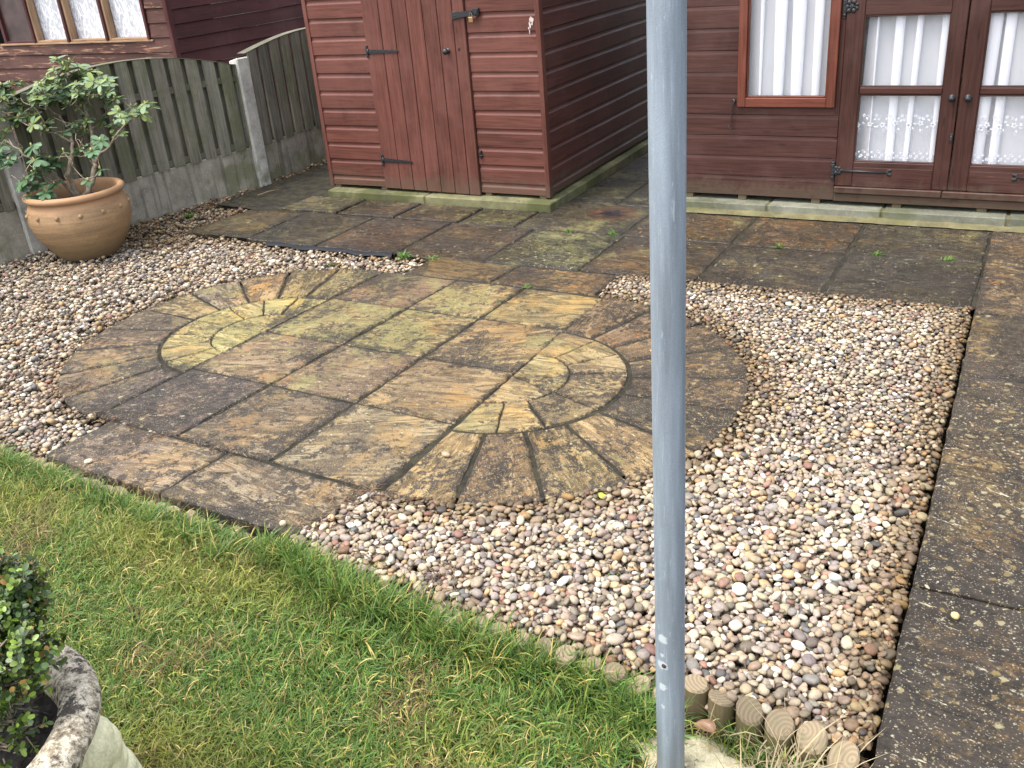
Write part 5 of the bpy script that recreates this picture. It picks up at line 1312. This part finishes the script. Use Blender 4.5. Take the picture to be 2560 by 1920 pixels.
stone(-1.238,3.335,.006,.013,.011,.006,(.40,.30,.19),'tan pebble at the back of the right dark ring, close behind the pole')
def twig(pts,r_,label,c=(1,1,1)):
    mb=MB(); mb.tube(pts,[r_]*(len(pts)-1)+[r_*.5],6,col=c); o=build('twig',mb,M_twig,origin=pts[0]); tag(o,label,'twig')
twig([(-2.304,1.927,.006),(-2.27,1.935,.008),(-2.231,1.954,.005)],.0028,'short curved brown twig lying on the right square slab')
twig([(-3.50,2.262,.006),(-3.45,2.25,.012),(-3.40,2.258,.006)],.003,'brown twig at the left rim of the paving circle')
p0=G(460+640/3.456,380+380/3.456); p1=G(460+825/3.456,380+335/3.456)
twig([(p0[0],p0[1],.006),((p0[0]+p1[0])/2,(p0[1]+p1[1])/2,.014),(p1[0],p1[1],.010)],.0035,'thin dead stick on the dark slabs left of the red shed',(1.6,1.5,1.3))
# litter of dead twigs (nobody could count it)
mb=MB()
def litter(cx_,cy_,sx_,sy_,n,z=.0,l=(.015,.06)):
    for i in range(n):
        x=cx_+random.gauss(0,sx_); y=cy_+random.gauss(0,sy_); a=random.random()*6.28; L=random.uniform(*l); h=z+random.uniform(0,.012)
        mb.tube([(x,y,h),(x+L*.5*math.cos(a)+random.gauss(0,.003),y+L*.5*math.sin(a),h+random.uniform(0,.008)),(x+L*math.cos(a+.2),y+L*math.sin(a+.2),h)],random.uniform(.0006,.0018),4,col=random.choice([(1,1,1),(.5,.5,.5),(1.8,1.6,1.3),(.8,.6,.5)]))
litter(-1.76,1.90,.03,.07,90,.0); litter(-1.70,2.0,.05,.025,60,0); litter(-1.28,1.74,.045,.03,90,-.006); litter(-3.42,2.24,.05,.05,50,-.005); litter(-1.0,1.68,.1,.02,30,-.005)
for i in range(14): t=i/13; litter(-5.05-.02*t,4.6+1.6*t,.05,.07,16,-.02,(.01,.05))
litter(-4.75,4.5,.04,.18,60,-.01); litter(-.17,2.2,.02,.5,70,-.005,(.01,.04)); litter(-.82,3.0,.05,.25,50,-.005,(.01,.04)); litter(-1.6,4.1,.3,.03,40,-.005,(.01,.04)); litter(-.8,4.14,.4,.03,60,-.005,(.01,.04)); litter(-.9,2.0,.4,.25,60,.0,(.02,.06))
litter(-2.55,2.06,.35,.012,80,.002,(.01,.05)); litter(-3.1,2.09,.08,.012,30,.002,(.01,.05))
tag(build('twig_litter',mb,M_twig),'scattered dark dead twigs and leaf litter along the paving edges',None,kind='stuff'); bpy.data.objects['twig_litter']['category']='leaf litter'
# bright leaf
V=[];F=[];C=[]
for a in (0,.9,-.9): add_leaf(V,F,C,None,Vector((-1.019,2.254,.004)),Vector((math.cos(a+.6),math.sin(a+.6),.25)),Vector((0,0,1)),.022,.014,(.40,.50,.05),.2,.2)
mb=MB(); mb.V=[tuple(v) for v in V]; mb.F=F; mb.MI=[0]*len(F); mb.SM=[True]*len(F); mb.TC=mb.V; mb.COL=C; mb.PAR=[(0,0,0)]*len(V); mb.n=len(V)
tag(build('fallen_leaf',mb,M_box,origin=(-1.019,2.254,.004)),'small bright yellow-green leaf on the pebbles left of the pole','leaf')
V=[];F=[];C=[]
for a in (2.2,3.0,2.6): add_leaf(V,F,C,None,Vector((-.43,1.50,-.03+.005*a)),Vector((math.cos(a),math.sin(a),.3)),Vector((.2,-.2,1)),.045,.022,(.22,.12,.06),.5,.4)
mb=MB(); mb.V=[tuple(v) for v in V]; mb.F=F; mb.MI=[0]*len(F); mb.SM=[True]*len(F); mb.TC=mb.V; mb.COL=C; mb.PAR=[(0,0,0)]*len(V); mb.n=len(V)
tag(build('dead_leaf',mb,M_box,origin=(-.43,1.50,-.03)),'curled brown dead leaf in the grass right of the pole foot','leaf')
# weeds
def weed(x,y,z,n,l,label,cat='weed',name='weed_tuft'):
    V=[];F=[];C=[]
    for i in range(n):
        a=random.random()*6.28; e=random.uniform(.1,1.1); d=Vector((math.cos(a)*math.cos(e),math.sin(a)*math.cos(e),math.sin(e))); k=random.uniform(.6,1.3)
        add_leaf(V,F,C,None,Vector((x+random.gauss(0,l*.35),y+random.gauss(0,l*.25),z)),d,Vector((0,0,1)),l*random.uniform(.5,1.2),l*.16,(.10*k,.20*k,.035*k),.2,.3,3)
    mb=MB(); mb.V=[tuple(v) for v in V]; mb.F=F; mb.MI=[0]*len(F); mb.SM=[True]*len(F); mb.TC=mb.V; mb.COL=C; mb.PAR=[(0,0,0)]*len(V); mb.n=len(V)
    tag(build(name,mb,M_grass,origin=(x,y,z)),label,cat,None)
xw,yw=G(1220/2.572,1385/2.572); weed(xw,yw,-.02,110,.05,'spreading green weed in the gravel between the pot and the patio')
weed(-2.99,4.13,-.005,40,.045,'green grass tuft where pebbles meet the patio slabs')
weed(-2.80,4.135,-.002,26,.04,'small grass tuft in the joint behind the brown half slabs')
weed(-2.10,3.875,-.002,16,.03,'tiny tuft in the joint at the back of the paving circle')
weed(-1.08,4.78,-.002,18,.035,'small tuft in the patio joint under the summerhouse window side')
weed(-.60,4.78,-.002,22,.035,'small tuft in the patio joint in front of the left glazed door')
weed(-.27,4.775,-.002,18,.035,'small tuft in the patio joint nearest the dark path')
weed(-2.0,4.775,-.002,26,.04,'small tuft in the patio joint left of the pole behind the rusty stain')
weed(-2.28,4.78,-.002,26,.035,'small tuft in the patio joint in front of the shed corner')
def moss(x,y,z,r_,label,c=(.055,.06,.012)):
    mb=MB()
    for i in range(46):
        a=random.random()*6.28; q=r_*math.sqrt(random.random()); mb.ball((x+q*math.cos(a)*1.3,y+q*math.sin(a),z+random.uniform(-.004,.006)),random.uniform(.0022,.005),(1,1,1.2),6,col=tuple(v*random.uniform(.5,1.6) for v in c))
    tag(build('moss_clump',mb,M_peb,origin=(x,y,z)),label,'moss')
moss(-.829,1.913,-.004,.016,'small dark moss clump on the near pebbles left of the pole'); moss(-.551,3.262,-.004,.028,'dark moss clump among the pebbles right of the circle',(.05,.045,.015))
xw,yw=G(1840/2.212,600+130/2.212); moss(xw,yw,-.006,.022,'dark green moss clump on the pebbles behind the circle')
moss(-.42,2.62,-.006,.014,'tiny moss clump among the pebbles between pole and dark path')
# black membrane edge showing at the patio front
mb=MB(); V=[]; n=24
for i in range(n+1):
    x=-4.0+.92*i/n; y=4.152+.010*math.sin(i*.6); V+=[(x,y-.03-.008*math.sin(i*1.1),-.012),(x,y-.014,.006+.004*math.sin(i*.9)),(x,y-.008,.001),(x,y-.004,-.03)]
F=[(4*i+k,4*i+4+k,4*i+5+k,4*i+1+k) for i in range(n) for k in range(3)]
mb.add(V,F,smooth=True); tag(build('weed_membrane',mb,M_mem,origin=(-3.5,4.15,0)),'strip of black plastic membrane poking up where the patio meets the pebbles','plastic sheet')
